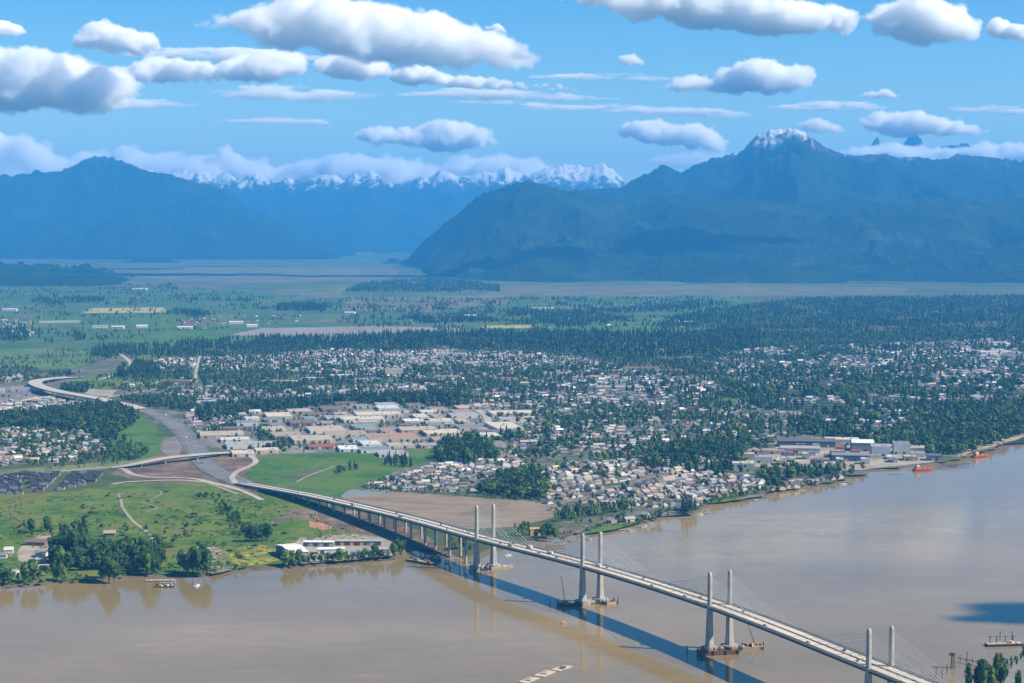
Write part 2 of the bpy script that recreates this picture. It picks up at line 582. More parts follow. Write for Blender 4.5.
mountain('wooded_spur', [(110, 263), (140, 259), (165, 257), (182, 262), (188, 265)], 20500, 19800, m_hill, 'thin line of woods at the foot of the dark mountain', spur=0.2, gx=200, gy=400, jag=6, seed=1.0, power=0.7, back=400, rows=12)
# ------------------------------------------------------------------ haze
HZ_TOP = 1790.0
mh = bpy.data.materials.new('valley_haze')
mh.use_nodes = True
hn = mh.node_tree.nodes
for x in list(hn):
    if x.type != 'OUTPUT_MATERIAL':
        hn.remove(x)
pv = hn.new('ShaderNodeVolumePrincipled')
pv.inputs['Color'].default_value = (0.07, 0.43, 1.0, 1)
pv.inputs['Density'].default_value = 4.2e-5
pv.inputs['Anisotropy'].default_value = 0.0
mh.node_tree.links.new(pv.outputs[0], next(x for x in hn if x.type == 'OUTPUT_MATERIAL').inputs['Volume'])
mb = MB()
HB = 36500.0
mb.box((0, HB / 2 - 300, (HZ_TOP - 10) / 2), (92000, HB, HZ_TOP + 10))
tag(mb.build('haze', mh), kind='stuff')

# ------------------------------------------------------------------ clouds
def cloud_mat(name, density, wisp, scale, stretch):
    """a fog grid that thickens inwards, torn at its rim by noise"""
    m = bpy.data.materials.new(name)
    m.use_nodes = True
    n, l = m.node_tree.nodes, m.node_tree.links
    for x in list(n):
        if x.type != 'OUTPUT_MATERIAL':
            n.remove(x)
    p = n.new('ShaderNodeVolumePrincipled')
    p.inputs['Color'].default_value = (0.99, 0.985, 0.98, 1)
    p.inputs['Absorption Color'].default_value = (1, 1, 1, 1)
    p.inputs['Density Attribute'].default_value = ''
    p.inputs['Anisotropy'].default_value = 0.0
    at = n.new('ShaderNodeAttribute'); at.attribute_name = 'density'
    f = noisenode(n, l, scale, 7, 0.62, stretch)
    # density * clamp((grid - wisp * (noise - .2)) * gain)
    a1 = n.new('ShaderNodeMath'); a1.operation = 'MULTIPLY_ADD'
    l.new(f, a1.inputs[0]); a1.inputs[1].default_value = -wisp * 1.9; a1.inputs[2].default_value = wisp * 0.55
    a2 = n.new('ShaderNodeMath'); a2.operation = 'ADD'
    l.new(at.outputs['Fac'], a2.inputs[0]); l.new(a1.outputs[0], a2.inputs[1])
    mr = n.new('ShaderNodeMapRange')
    mr.inputs[1].default_value = 0.0; mr.inputs[2].default_value = 0.5
    mr.inputs[3].default_value = 0.0; mr.inputs[4].default_value = density
    l.new(a2.outputs[0], mr.inputs[0])
    # nothing outside the grid
    gt = n.new('ShaderNodeMath'); gt.operation = 'GREATER_THAN'; gt.inputs[1].default_value = 0.002
    l.new(at.outputs['Fac'], gt.inputs[0])
    mu = n.new('ShaderNodeMath'); mu.operation = 'MULTIPLY'
    l.new(mr.outputs[0], mu.inputs[0]); l.new(gt.outputs[0], mu.inputs[1])
    l.new(mu.outputs[0], p.inputs['Density'])
    l.new(p.outputs[0], next(x for x in n if x.type == 'OUTPUT_MATERIAL').inputs['Volume'])
    return m


ICO = None


def ico(sub=1):
    t = (1 + 5 ** 0.5) / 2
    v = [(-1, t, 0), (1, t, 0), (-1, -t, 0), (1, -t, 0), (0, -1, t), (0, 1, t), (0, -1, -t), (0, 1, -t), (t, 0, -1), (t, 0, 1), (-t, 0, -1), (-t, 0, 1)]
    v = [Vector(p).normalized() for p in v]
    f = [(0, 11, 5), (0, 5, 1), (0, 1, 7), (0, 7, 10), (0, 10, 11), (1, 5, 9), (5, 11, 4), (11, 10, 2), (10, 7, 6), (7, 1, 8),
         (3, 9, 4), (3, 4, 2), (3, 2, 6), (3, 6, 8), (3, 8, 9), (4, 9, 5), (2, 4, 11), (6, 2, 10), (8, 6, 7), (9, 8, 1)]
    for _ in range(sub):
        mid, nf = {}, []
        def m(a, b):
            k = (min(a, b), max(a, b))
            if k not in mid:
                v.append((v[a] + v[b]).normalized()); mid[k] = len(v) - 1
            return mid[k]
        for a, b, c in f:
            x, y, z = m(a, b), m(b, c), m(c, a)
            nf += [(a, x, z), (b, y, x), (c, z, y), (x, y, z)]
        f = nf
    return np.array([tuple(p) for p in v]), np.array(f)


IV, IF = ico(2)
CLOUD_TEX = bpy.data.textures.new('cloud_lumps', 'CLOUDS')
CLOUD_TEX.noise_depth = 4


def cloud(outline, base, y, thin, label, thick=0.55, n=46, seed=0, lump=0.42, voxel=0.035):
    """outline: (px, py) of the upper edge; base: (px, py) of the flat underside; y: distance"""
    r = random.Random(seed)
    x0, x1 = outline[0][0], outline[-1][0]
    mb = MB()
    hmax = max(float(interp(base, x)) - p for x, p in outline)
    k = y / F_PX
    for i in range(n):
        px = x0 + (x1 - x0) * ((i + r.random()) / n)
        tpy, bpy_ = float(interp(outline, px)), float(interp(base, px))
        h = max(bpy_ - tpy, 1.5)
        for j in range(2 if h > 10 else 1):
            q = r.random() ** 0.8
            rad = h * r.uniform(0.22, 0.42)
            cy_ = bpy_ - rad * 0.6 - q * (h - 1.5 * rad)
            rad_m = rad * k
            dy = r.uniform(-1, 1) * thick * hmax * k * 1.2
            c = at_depth(px + r.uniform(-1, 1) * rad * 0.5, cy_, y + dy)
            sx = r.uniform(1.2, 1.9) if thin != 1 else r.uniform(5, 9)
            rad_m *= 1.4 if thin != 1 else 1.6
            V = IV * np.array([rad_m * sx, rad_m * 1.3, rad_m]) + np.array(c)
            mb.add(V.tolist(), IF.tolist())
    hm = hmax * k
    mat = cloud_mat('cumulus', 16 / hm if y < 2000 else (2.0 if thin == 1 else 9.0 if thin == 2 else 3.0 if thin == 3 else 5.8) / hm, 1.6 if thin == 1 else 1.0, (1.6 if thin == 1 else 2.6 if thin else 4.6) / hm, (.2, .2, 1.2) if thin == 1 else (1, 1, 1.5))
    me = mb.mesh('cloud', mat)
    o = link('cloud_outline', me)
    cen = np.mean(np.array(mb.v), 0)
    me.transform(Matrix.Translation(-Vector(cen)))
    o.location = cen
    zb = min(float(at_depth(x, p, y).z) for x, p in base)
    rm = o.modifiers.new('merge', 'REMESH'); rm.mode = 'VOXEL'; rm.voxel_size = max(hmax * k * voxel, 12)
    CT = bpy.data.textures.new('cloud_lumps', 'CLOUDS'); CT.noise_depth = 5; CT.noise_scale = hmax * k * 0.42
    dm = o.modifiers.new('lumps', 'DISPLACE'); dm.texture = CT; dm.strength = hmax * k * lump; dm.mid_level = 0.5; dm.texture_coords = 'GLOBAL'
    C2 = bpy.data.textures.new('cloud_lumps', 'CLOUDS'); C2.noise_depth = 3; C2.noise_scale = hmax * k * 0.15; C2.noise_type = 'HARD_NOISE'
    d2 = o.modifiers.new('small_lumps', 'DISPLACE'); d2.texture = C2; d2.strength = -hmax * k * 0.2; d2.mid_level = 0.4; d2.texture_coords = 'GLOBAL'
    vd = bpy.data.volumes.new('cloud')
    vo = bpy.data.objects.new('cloud', vd)
    COL.objects.link(vo)
    vo.matrix_world = Matrix.Translation(cen)
    vm = vo.modifiers.new('fog', 'MESH_TO_VOLUME')
    vm.object = o
    vm.resolution_mode = 'VOXEL_SIZE'
    vm.voxel_size = max(10.0, hm * (0.035 if thin != 2 else .06))
    vm.interior_band_width = hm * (0.20 if thin else 0.12)
    vm.density = 1.0
    vd.materials.append(mat)
    COL.objects.unlink(o)
    o = vo
    if label:
        tag(o, label, 'cloud', 'fair weather clouds over the mountains')
    return o


mc, mw, mk = 0, 1, 2
exec_clouds = [
    # big one top centre-left
    ([(186, 20), (205, 16), (225, 13), (245, 12), (262, 5), (285, 1), (310, 3), (335, -2), (352, 6), (372, 4), (395, 12), (415, 17), (432, 14), (450, 24), (475, 30), (505, 38), (536, 54)],
     [(186, 24), (230, 30), (280, 44), (340, 52), (420, 60), (480, 64), (536, 64)], 14500, mc, 'long flat based white cloud, largest over the left half', 60),
    ([(318, 60), (335, 56), (355, 54), (378, 60), (392, 70)], [(318, 74), (355, 78), (392, 76)], 16500, mc, 'small oval white cloud under the largest cloud', 18),
    ([(390, 76), (410, 66), (430, 70), (450, 76), (480, 76), (520, 82), (578, 86)], [(390, 84), (430, 86), (500, 90), (578, 91)], 17500, mc, 'ragged grey white cloud strip beneath the largest cloud', 30),
    ([(-60, 50), (-20, 56), (10, 52), (35, 52), (55, 60), (75, 64), (100, 70), (118, 78), (132, 90)], [(-60, 96), (0, 99), (70, 104), (110, 106), (132, 98)], 14500, mc, 'wide soft cloud at the left edge of the sky', 46),
    ([(78, 36), (90, 27), (105, 24), (118, 28), (130, 28), (150, 36), (168, 46)], [(78, 44), (110, 50), (140, 52), (168, 50)], 14000, mc, 'small puffy cloud above the wide left cloud', 22),
    ([(118, 68), (150, 58), (180, 60), (215, 64), (240, 58), (262, 50), (285, 52), (305, 62)], [(118, 78), (180, 80), (240, 78), (305, 72)], 16500, mc, 'stretched cloud between the left cloud and the largest one', 36),
    ([(560, -8), (600, -14), (700, -12), (760, -3), (790, 0), (815, 2), (840, 8), (852, 18)], [(560, -2), (600, 8), (650, 16), (720, 24), (780, 30), (830, 32), (852, 28)], 14000, mc, 'long white cloud cut by the top edge of the sky', 46),
    ([(862, 14), (880, 10), (895, 3), (915, -2), (935, 3), (955, 12), (972, 22), (988, 34)], [(862, 20), (900, 34), (940, 38), (988, 38)], 14500, mc, 'rounded white cloud at the top right', 28),
    ([(988, 24), (1000, 16), (1015, 24), (1040, 34)], [(988, 28), (1010, 38), (1040, 42)], 14500, mc, 'little cloud at the upper right corner', 12),
    ([(664, 84), (680, 78), (700, 76), (722, 74), (740, 66), (755, 61), (775, 64), (795, 66), (807, 76)], [(664, 90), (700, 91), (750, 91), (807, 86)], 17500, mc, 'bright oval cloud above the rocky summit', 30),
    ([(625, 124), (640, 118), (655, 120), (668, 124), (680, 127), (695, 123), (712, 134), (730, 146)], [(625, 134), (660, 142), (700, 148), (730, 152)], 45000, mc, 'sloping cloud beside the rocky summit', 26),
    ([(862, 118), (878, 111), (900, 110), (925, 116), (950, 120), (975, 124), (992, 132)], [(862, 126), (900, 134), (950, 136), (992, 136)], 42000, mc, 'flat white cloud over the jagged peaks', 26),
    ([(830, 158), (850, 148), (868, 146), (888, 142), (900, 147), (925, 144), (945, 148), (965, 146), (990, 142), (1024, 141), (1080, 144)], [(842, 166), (900, 168), (960, 168), (1080, 168)], 39500, mk, 'cloud bank wrapped round the jagged peaks', 46),
    ([(348, 135), (365, 128), (390, 126), (420, 128), (440, 122), (462, 121), (480, 128), (492, 137)], [(348, 141), (390, 143), (440, 146), (492, 144)], 26000, mc, 'cloud with one bright puff above the snowy range', 28),
    ([(-60, 128), (-20, 132), (10, 136), (25, 146), (50, 152), (80, 150), (110, 152), (150, 150), (170, 154)], [(-60, 190), (170, 190)], 46000, mk, 'low cloud bank behind the dark mountain', 40),
    ([(150, 165), (165, 158), (190, 154), (215, 151), (232, 149), (250, 160), (275, 166), (300, 163), (322, 156), (345, 148), (375, 149), (398, 156), (420, 166), (450, 163), (480, 154), (505, 153), (530, 160), (560, 167), (590, 172), (625, 178)],
     [(150, 192), (625, 192)], 48000, mk, 'long pale cloud bank behind the snowy range', 70),
    ([(800, 122), (815, 117), (832, 122), (845, 128)], [(800, 130), (845, 134)], 42000, 3, 'small faint cloud right of the rocky summit', 12),
    ([(-30, 20), (0, 20), (15, 22), (22, 28)], [(-30, 34), (22, 36)], 15000, mc, 'small cloud scrap in the upper left corner', 10),
    ([(485, 26), (495, 23), (506, 28)], [(485, 30), (506, 33)], 15000, 3, 'tiny faint cloud scrap beside the largest cloud', 8),
    ([(620, 56), (632, 53), (642, 60)], [(620, 62), (642, 66)], 17000, 3, 'tiny faint cloud scrap in the middle of the sky', 8),
    ([(850, 95), (870, 91), (885, 89), (902, 94)], [(850, 97), (902, 98)], 22000, 3, 'thin short cloud above the flat white cloud', 12),
    ([(440, 98), (520, 101), (600, 104), (680, 107), (756, 115)], [(440, 102), (560, 110), (680, 116), (756, 119)], 22000, mw, 'thin streak of cloud across the middle sky', 34),
    ([(960, 108), (1000, 104), (1060, 106)], [(960, 112), (1060, 114)], 23000, mw, 'thin cloud streak at the right edge', 14),
    ([(228, 121), (262, 117), (300, 118), (330, 122)], [(228, 124), (330, 125)], 26000, mw, 'thin cloud streak above the left snowy peaks', 16),
    ([(225, 88), (270, 84), (310, 88), (352, 94)], [(225, 94), (290, 100), (352, 100)], 20000, mw, 'faint veil of cloud below the stretched cloud', 20),
    ([(690, 150), (720, 156), (735, 150)], [(690, 165), (735, 165)], 44000, mw, 'faint low cloud left of the rocky summit', 10),
]
exec_clouds += [
    ([(-40, 98), (40, 94), (110, 96), (190, 104)], [(-40, 103), (110, 108), (190, 109)], 18000, mw, 'thin grey streak under the wide left cloud', 22),
    ([(120, 52), (190, 46), (260, 48), (330, 56)], [(120, 58), (260, 60), (330, 61)], 17000, mw, 'soft veil above the stretched cloud', 22),
    ([(380, 92), (470, 88), (560, 92), (620, 98)], [(380, 97), (560, 100), (620, 101)], 20000, mw, 'soft streak beneath the ragged strip', 24),
    ([(540, 76), (600, 71), (660, 76)], [(540, 80), (660, 81)], 20000, mw, 'faint short streak in the open sky', 14),
    ([(760, 106), (830, 101), (880, 106)], [(760, 110), (880, 110)], 24000, mw, 'faint streak above the rocky summit', 14)]
exec_clouds.append(([(3805, -1645), (3860, -1675), (3935, -1690), (4005, -1675), (4065, -1640)], [(3805, -1632), (4065, -1632)], 1420, mc, 'small dense cloud overhead that shades the river', 20))
for i, (o_, b_, y_, m_, lb_, n_) in enumerate(exec_clouds):
    cloud(o_, b_, y_, m_, lb_, n=n_, seed=i + 1)
# ------------------------------------------------------------------ fields, lots and roads (thin sheets just above the ground)
_lay = [0]


def sheet(name, pts, mat, label=None, jitter=0.0, lay=None):
    """a patch of ground given by picture points; its edge wanders by JITTER metres"""
    _lay[0] += 1
    z = LAND_Z + 0.05 + (0.004 * _lay[0] if lay is None else lay)
    P = [G(x, y, z) for x, y in pts]
    if jitter:
        Q = []
        for i, a in enumerate(P):
            b = P[(i + 1) % len(P)]
            k = max(1, int((b - a).length / 25))
            nrm = Vector((a.y - b.y, b.x - a.x, 0)).normalized()
            for j in range(k):
                Q.append(a.lerp(b, j / k) + nrm * (jitter * rnd.uniform(-1, 1) if j else 0))
        P = Q
    tr = tessellate_polygon([P])
    fs = [t if (P[t[1]] - P[t[0]]).cross(P[t[2]] - P[t[0]]).z > 0 else (t[0], t[2], t[1]) for t in tr]
    mb = MB(); mb.add(P, fs)
    return tag(mb.build(name, mat), label, kind='structure')


def ribbon(name, pts, width, mat, label=None, z=None, step=20, mb=None):
    """a road along picture points"""
    own = mb is None
    if own:
        _lay[0] += 1
        mb = MB()
    z = LAND_Z + 0.05 + 0.004 * _lay[0] if z is None else z
    C = catmull([G(x, y, z) for x, y in pts], step)
    road_lines.append(([(p.x, p.y) for p in C[::2]] + [(C[-1].x, C[-1].y)], width))
    L, Rr = [], []
    for k, p in enumerate(C):
        q = C[min(k + 1, len(C) - 1)] - C[max(k - 1, 0)]
        nrm = Vector((-q.y, q.x, 0)).normalized() * (width / 2)
        L.append(p + nrm); Rr.append(p - nrm)
    n = len(C)
    mb.add(L + Rr, [(n + i, n + i + 1, i + 1, i) for i in range(n - 1)])
    if own:
        return tag(mb.build(name, mat), label, kind='structure')


road_lines = []
m_meadow = ground_mat('meadow_grass', [(0.15, (0.033, 0.078, 0.014)), (0.36, (0.07, 0.135, 0.018)), (0.52, (0.115, 0.175, 0.024)), (0.66, (0.165, 0.185, 0.042)), (0.8, (0.12, 0.105, 0.045)), (0.95, (0.20, 0.155, 0.09))], 0.010, 0.06)
m_lush = ground_mat('lush_grass', [(0.15, (0.035, 0.09, 0.018)), (0.42, (0.068, 0.15, 0.026)), (0.6, (0.10, 0.18, 0.035)), (0.85, (0.13, 0.15, 0.06))], 0.008, 0.05)
m_far_green = ground_mat('far_pasture', [(0.25, (0.045, 0.10, 0.04)), (0.45, (0.065, 0.14, 0.05)), (0.6, (0.09, 0.15, 0.055)), (0.8, (0.16, 0.16, 0.09))], 0.003, 0.03)
m_olive = ground_mat('dull_field', [(0.25, (0.05, 0.085, 0.035)), (0.5, (0.10, 0.125, 0.055)), (0.8, (0.17, 0.165, 0.085))], 0.002, 0.02)
m_tan = ground_mat('dry_field', [(0.2, (0.085, 0.105, 0.05)), (0.5, (0.15, 0.145, 0.075)), (0.8, (0.215, 0.19, 0.11))], 0.003, 0.02)
m_plough = ground_mat('ploughed_soil', [(0.22, (0.17, 0.135, 0.10)), (0.45, (0.255, 0.20, 0.145)), (0.75, (0.31, 0.25, 0.185))], 0.012, 0.2, (1, 3, 1))
m_blue = ground_mat('young_crop_film', [(0.3, (0.17, 0.20, 0.21)), (0.7, (0.24, 0.27, 0.28))], 0.01, 0.1)
m_yellow = ground_mat('yellow_flowers', [(0.3, (0.08, 0.15, 0.03)), (0.45, (0.17, 0.20, 0.04)), (0.58, (0.36, 0.30, 0.05)), (0.8, (0.42, 0.33, 0.07))], 0.03, 0.15)
m_straw = ground_mat('straw_field', [(0.3, (0.36, 0.31, 0.13)), (0.7, (0.45, 0.40, 0.18))], 0.004, 0.05)
m_dirt = ground_mat('bare_dirt', [(0.15, (0.07, 0.055, 0.04)), (0.4, (0.13, 0.09, 0.065)), (0.6, (0.19, 0.14, 0.10)), (0.85, (0.30, 0.24, 0.18))], 0.018, 0.12)
m_pale = ground_mat('pale_gravel', [(0.25, (0.26, 0.23, 0.19)), (0.55, (0.36, 0.32, 0.26)), (0.8, (0.44, 0.40, 0.34))], 0.02, 0.15)
m_town = ground_mat('town_ground', [(0.22, (0.055, 0.085, 0.035)), (0.42, (0.085, 0.115, 0.05)), (0.56, (0.15, 0.145, 0.12)), (0.75, (0.22, 0.205, 0.185))], 0.012, 0.07)
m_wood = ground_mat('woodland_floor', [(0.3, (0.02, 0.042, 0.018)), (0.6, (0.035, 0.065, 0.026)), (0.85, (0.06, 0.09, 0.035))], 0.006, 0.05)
m_yard = ground_mat('paved_yard', [(0.25, (0.10, 0.10, 0.095)), (0.45, (0.17, 0.165, 0.15)), (0.6, (0.25, 0.235, 0.205)), (0.8, (0.33, 0.30, 0.26))], 0.014, 0.08)
m_asph = ground_mat('worn_asphalt', [(0.3, (0.13, 0.13, 0.137)), (0.7, (0.20, 0.20, 0.205))], 0.02, 0.2)
m_conc_road = ground_mat('new_concrete_road', [(0.3, (0.36, 0.33, 0.28)), (0.7, (0.48, 0.44, 0.38))], 0.02, 0.2)
m_white_line = plain('road_paint', (0.75, 0.75, 0.72), coord='world')

# broad zones
sheet('valley_field', [(-300, 345), (-300, 292), (120, 288), (360, 290), (640, 292), (760, 300), (700, 332), (500, 336), (340, 340), (100, 352)], m_far_green, 'broad green farmland beyond the town', 60)
sheet('dull_plain', [(-300, 290), (-300, 258), (150, 256), (380, 258), (420, 282), (900, 284), (1300, 290), (1300, 302), (640, 294), (360, 292), (120, 290)], m_olive, 'dull flat plain at the foot of the mountains', 60)
sheet('town_ground', [(-300, 385), (60, 372), (130, 352), (330, 342), (700, 336), (1300, 330), (1300, 395), (1024, 440), (1004, 444), (950, 460), (884, 468), (838, 480), (783, 489), (722, 501), (676, 515), (622, 526), (560, 533), (545, 520), (500, 498), (380, 488), (330, 490), (250, 470), (190, 440), (120, 405), (-300, 420)], m_town, 'built over ground of the town', 20)
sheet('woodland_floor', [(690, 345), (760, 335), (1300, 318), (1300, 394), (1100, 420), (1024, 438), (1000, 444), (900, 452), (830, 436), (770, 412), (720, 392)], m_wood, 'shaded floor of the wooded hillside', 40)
sheet('meadow', [(-300, 497), (0, 495), (60, 492), (120, 484), (200, 480), (240, 486), (300, 502), (350, 520), (395, 545), (392, 553), (352, 558), (300, 563), (250, 567), (205, 572), (128, 575), (62, 580), (0, 584), (-300, 594)], m_meadow, 'rough green meadow on the river bank', 8)
sheet('pasture', [(238, 462), (262, 455), (330, 452), (430, 448), (446, 456), (400, 470), (372, 484), (352, 494), (330, 497), (300, 497), (262, 484), (246, 476)], m_lush, 'lush green pasture beside the bridge approach', 5)
sheet('ploughed_field', [(336, 500), (362, 492), (400, 492), (470, 497), (540, 502), (562, 508), (548, 519), (520, 526), (470, 529), (420, 520), (380, 508)], m_plough, 'large brown ploughed field behind the first tower', 4)
sheet('crop_strip', [(340, 497), (352, 489), (388, 489), (392, 493), (362, 496)], m_blue, 'blue grey strip of field covers', 3)
sheet('dirt_ground', [(108, 474), (150, 452), (165, 436), (178, 440), (190, 455), (240, 448), (262, 458), (250, 470), (242, 484), (262, 494), (235, 492), (200, 482), (150, 484)], m_dirt, 'bare brown earth around the interchange', 5)
sheet('green_slope', [(92, 412), (118, 410), (150, 420), (164, 438), (162, 452), (140, 462), (100, 466), (108, 440)], m_lush, 'bright green slope inside the road curve', 6)
sheet('grass_strip', [(-300, 476), (0, 470), (70, 465), (130, 460), (160, 456), (150, 464), (100, 470), (50, 474), (-300, 486)], ground_mat('pale_strip_grass', [(0.3, (0.12, 0.17, 0.06)), (0.7, (0.22, 0.22, 0.11))], 0.01, 0.1), 'pale grass strip along the road', 4)
sheet('gravel_patch', [(160, 448), (166, 438), (178, 436), (184, 444), (180, 456), (168, 457)], ground_mat('mauve_gravel', [(0.3, (0.18, 0.15, 0.15)), (0.7, (0.26, 0.22, 0.215))], 0.02, 0.2), 'mauve grey gravel patch inside the curve', 3)
sheet('yellow_field', [(228, 560), (238, 548), (262, 545), (280, 551), (284, 560), (262, 564), (240, 566)], m_yellow, 'small field of yellow flowers by the river', 9)
sheet('gravel_yard', [(286, 549), (300, 538), (352, 534), (392, 538), (404, 548), (392, 556), (352, 560), (300, 564), (284, 558)], m_pale, 'pale gravel yard of the riverside sheds', 3)
sheet('orange_dirt', [(308, 519), (316, 514), (332, 521), (338, 527), (322, 530), (310, 527)], ground_mat('orange_soil', [(0.3, (0.34, 0.17, 0.10)), (0.7, (0.48, 0.28, 0.17))], 0.05, 0.3), 'orange excavated earth beneath the approach', 4)
sheet('construction_ground', [(268, 526), (290, 518), (312, 521), (345, 530), (398, 541), (452, 556), (442, 549), (420, 530), (360, 512), (330, 508), (290, 510)], m_dirt, 'brown construction ground under the approach viaduct', 4)
sheet('riverside_dirt', [(196, 568), (200, 552), (214, 546), (228, 552), (226, 562), (232, 570), (212, 574)], ground_mat('trodden_earth', [(0.3, (0.08, 0.12, 0.03)), (0.46, (0.14, 0.15, 0.06)), (0.58, (0.30, 0.25, 0.18)), (0.8, (0.40, 0.34, 0.26))], 0.03, 0.12), 'bare pale earth by the riverside trees', 9)
sheet('farmyard', [(18, 560), (20, 548), (40, 534), (56, 536), (52, 548), (38, 556), (28, 564)], m_pale, 'pale farmyard by the tall trees', 3)
sheet('industrial_yard', [(192, 436), (220, 425), (270, 410), (350, 402), (460, 404), (520, 410), (530, 418), (518, 436), (470, 446), (430, 449), (330, 452), (262, 455), (240, 448), (205, 446)], m_yard, 'pale paved yards of the industrial area', 6)
sheet('mill_yard', [(735, 466), (742, 450), (780, 440), (880, 440), (926, 446), (934, 462), (900, 466), (862, 470), (836, 470), (800, 468)], m_pale, 'pale yards of the waterfront mill', 6)
sheet('sandbank', [(958, 457), (980, 450), (1004, 443), (1030, 435), (1110, 419), (1110, 414), (1030, 430), (990, 441), (964, 449)], ground_mat('sand', [(0.3, (0.34, 0.27, 0.19)), (0.7, (0.45, 0.37, 0.27))], 0.02, 0.2), 'pale sand along the far river edge', 4)
sheet('shopping_lot', [(-60, 388), (0, 384), (36, 386), (60, 394), (40, 402), (-60, 408)], m_yard, 'grey parking ground beside the flyover', 5)
sheet('bare_lot', [(84, 390), (104, 386), (116, 390), (112, 396), (88, 396)], m_pale, 'pale bare lot behind the flyover', 4)
sheet('rough_ground', [(70, 382), (96, 375), (124, 368), (140, 354), (196, 356), (198, 383), (140, 391), (84, 389)], m_meadow, 'rough green ground behind the flyover', 6)
sheet('sports_field', [(694, 398), (720, 393), (768, 395), (764, 402), (718, 405), (696, 404)], m_lush, 'green sports field among the houses', 3)
sheet('wet_patch', [(276, 478), (296, 470), (318, 468), (322, 474), (300, 480)], m_olive, 'dull wet patch in the pasture', 4)
sheet('clearing', [(936, 402), (956, 396), (984, 397), (976, 408), (950, 412)], m_lush, 'bright green clearing in the woods', 8)
sheet('clearing', [(552, 411), (566, 407), (584, 407), (580, 414), (560, 417)], m_lush, 'small green park in the town', 4)
sheet('clearing', [(596, 456), (610, 454), (616, 459), (600, 462)], m_lush, 'green lawn behind the riverside houses', 3)
sheet('clearing', [(705, 504), (720, 494), (744, 490), (752, 494), (730, 501)], m_meadow, 'grassy bank below the riverside houses', 3)
sheet('clearing', [(584, 534), (600, 523), (632, 518), (640, 522), (612, 530)], m_lush, 'green riverside lawns by the second tower', 2)
sheet('school_ground', [(604, 388), (616, 385), (640, 386), (638, 391), (612, 393)], m_tan, 'tan sports ground in the town', 4)
# far fields: name, corners, material, label
for nm, q, mt, lb in [
    ('straw_field', [(82, 313), (92, 308), (164, 307.5), (166, 312.5)], m_straw, 'long yellow field on the plain'),
    ('pasture', [(-60, 322), (-60, 312), (80, 315), (160, 314), (240, 316), (236, 326), (110, 330)], m_lush, 'green pasture below the yellow field'),
    ('pasture', [(110, 337), (130, 331), (240, 330), (300, 334), (250, 341), (150, 345)], m_lush, 'green pasture before the dark tree belt'),
    ('pasture', [(-80, 372), (-60, 352), (60, 348), (110, 354), (80, 368)], ground_mat('light_pasture', [(0.3, (0.07, 0.15, 0.045)), (0.7, (0.15, 0.21, 0.07))], 0.006, 0.05), 'light green rough pasture left of the flyover'),
    ('far_field', [(340, 310), (350, 298), (420, 296), (520, 296), (500, 306), (420, 312)], m_tan, 'long mauve brown field across the valley'),
    ('far_field', [(480, 296), (500, 287), (700, 285), (910, 288), (900, 294), (700, 297)], m_tan, 'dry tan marsh field below the dark hill'),
    ('far_field', [(260, 296), (280, 289), (340, 290), (344, 298)], m_tan, 'brown field left of the mauve field'),
    ('far_field', [(230, 335), (260, 328), (380, 326), (460, 328), (470, 332), (360, 338), (300, 338)], ground_mat('berry_field', [(0.3, (0.22, 0.19, 0.17)), (0.7, (0.33, 0.30, 0.28))], 0.004, 0.04, (1, 4, 1)), 'pale grey mauve berry field before the town trees'),
    ('far_field', [(470, 334), (480, 320), (620, 316), (740, 322), (700, 333)], m_lush, 'bright green fields before the town trees'),
    ('far_field', [(480, 328), (486, 325.5), (540, 325), (536, 328)], m_straw, 'small pale field among green ones'),
    ('far_field', [(330, 324), (340, 313), (440, 311), (470, 318), (430, 325)], m_far_green, 'green farm fields beyond the berry field'),
    ('far_field', [(100, 300), (130, 293), (300, 294), (290, 304), (180, 306)], m_far_green, 'green fields with white barns'),
    ('far_field', [(170, 322), (180, 319.5), (250, 320.5), (262, 325), (190, 326)], m_dirt, 'dark brown tilled field'),
    ('far_field', [(120, 276), (160, 268), (330, 266), (400, 270), (390, 279), (240, 284)], m_tan, 'pale brown plain before the dark mountain'),
    ('slough_water', [(300, 252), (350, 248), (385, 246), (415, 247), (405, 251), (350, 254)], plain('pale_marsh', (0.45, 0.45, 0.40), coord='world'), 'pale marsh at the valley mouth'),
]:
    sheet(nm, q, mt, lb, 14)
# irregular smaller fields
for i in range(90):
    x, y = rnd.uniform(-40, 760), rnd.uniform(266, 330)
    if y > 325 and 240 < x < 480 or 60 < x < 190 and 300 < y < 320:
        continue
    w, h = rnd.uniform(14, 60), rnd.uniform(1.2, 4.5) * (y - 240) / 70
    s_ = rnd.uniform(-12, 12)
    sheet('far_field', [(x, y), (x + s_, y - h), (x + s_ + w, y - h + rnd.uniform(-.4, .4)), (x + w, y)], rnd.choice([m_far_green, m_lush, m_olive, m_far_green, m_tan, m_meadow]), 'small farm field on the plain', 6)

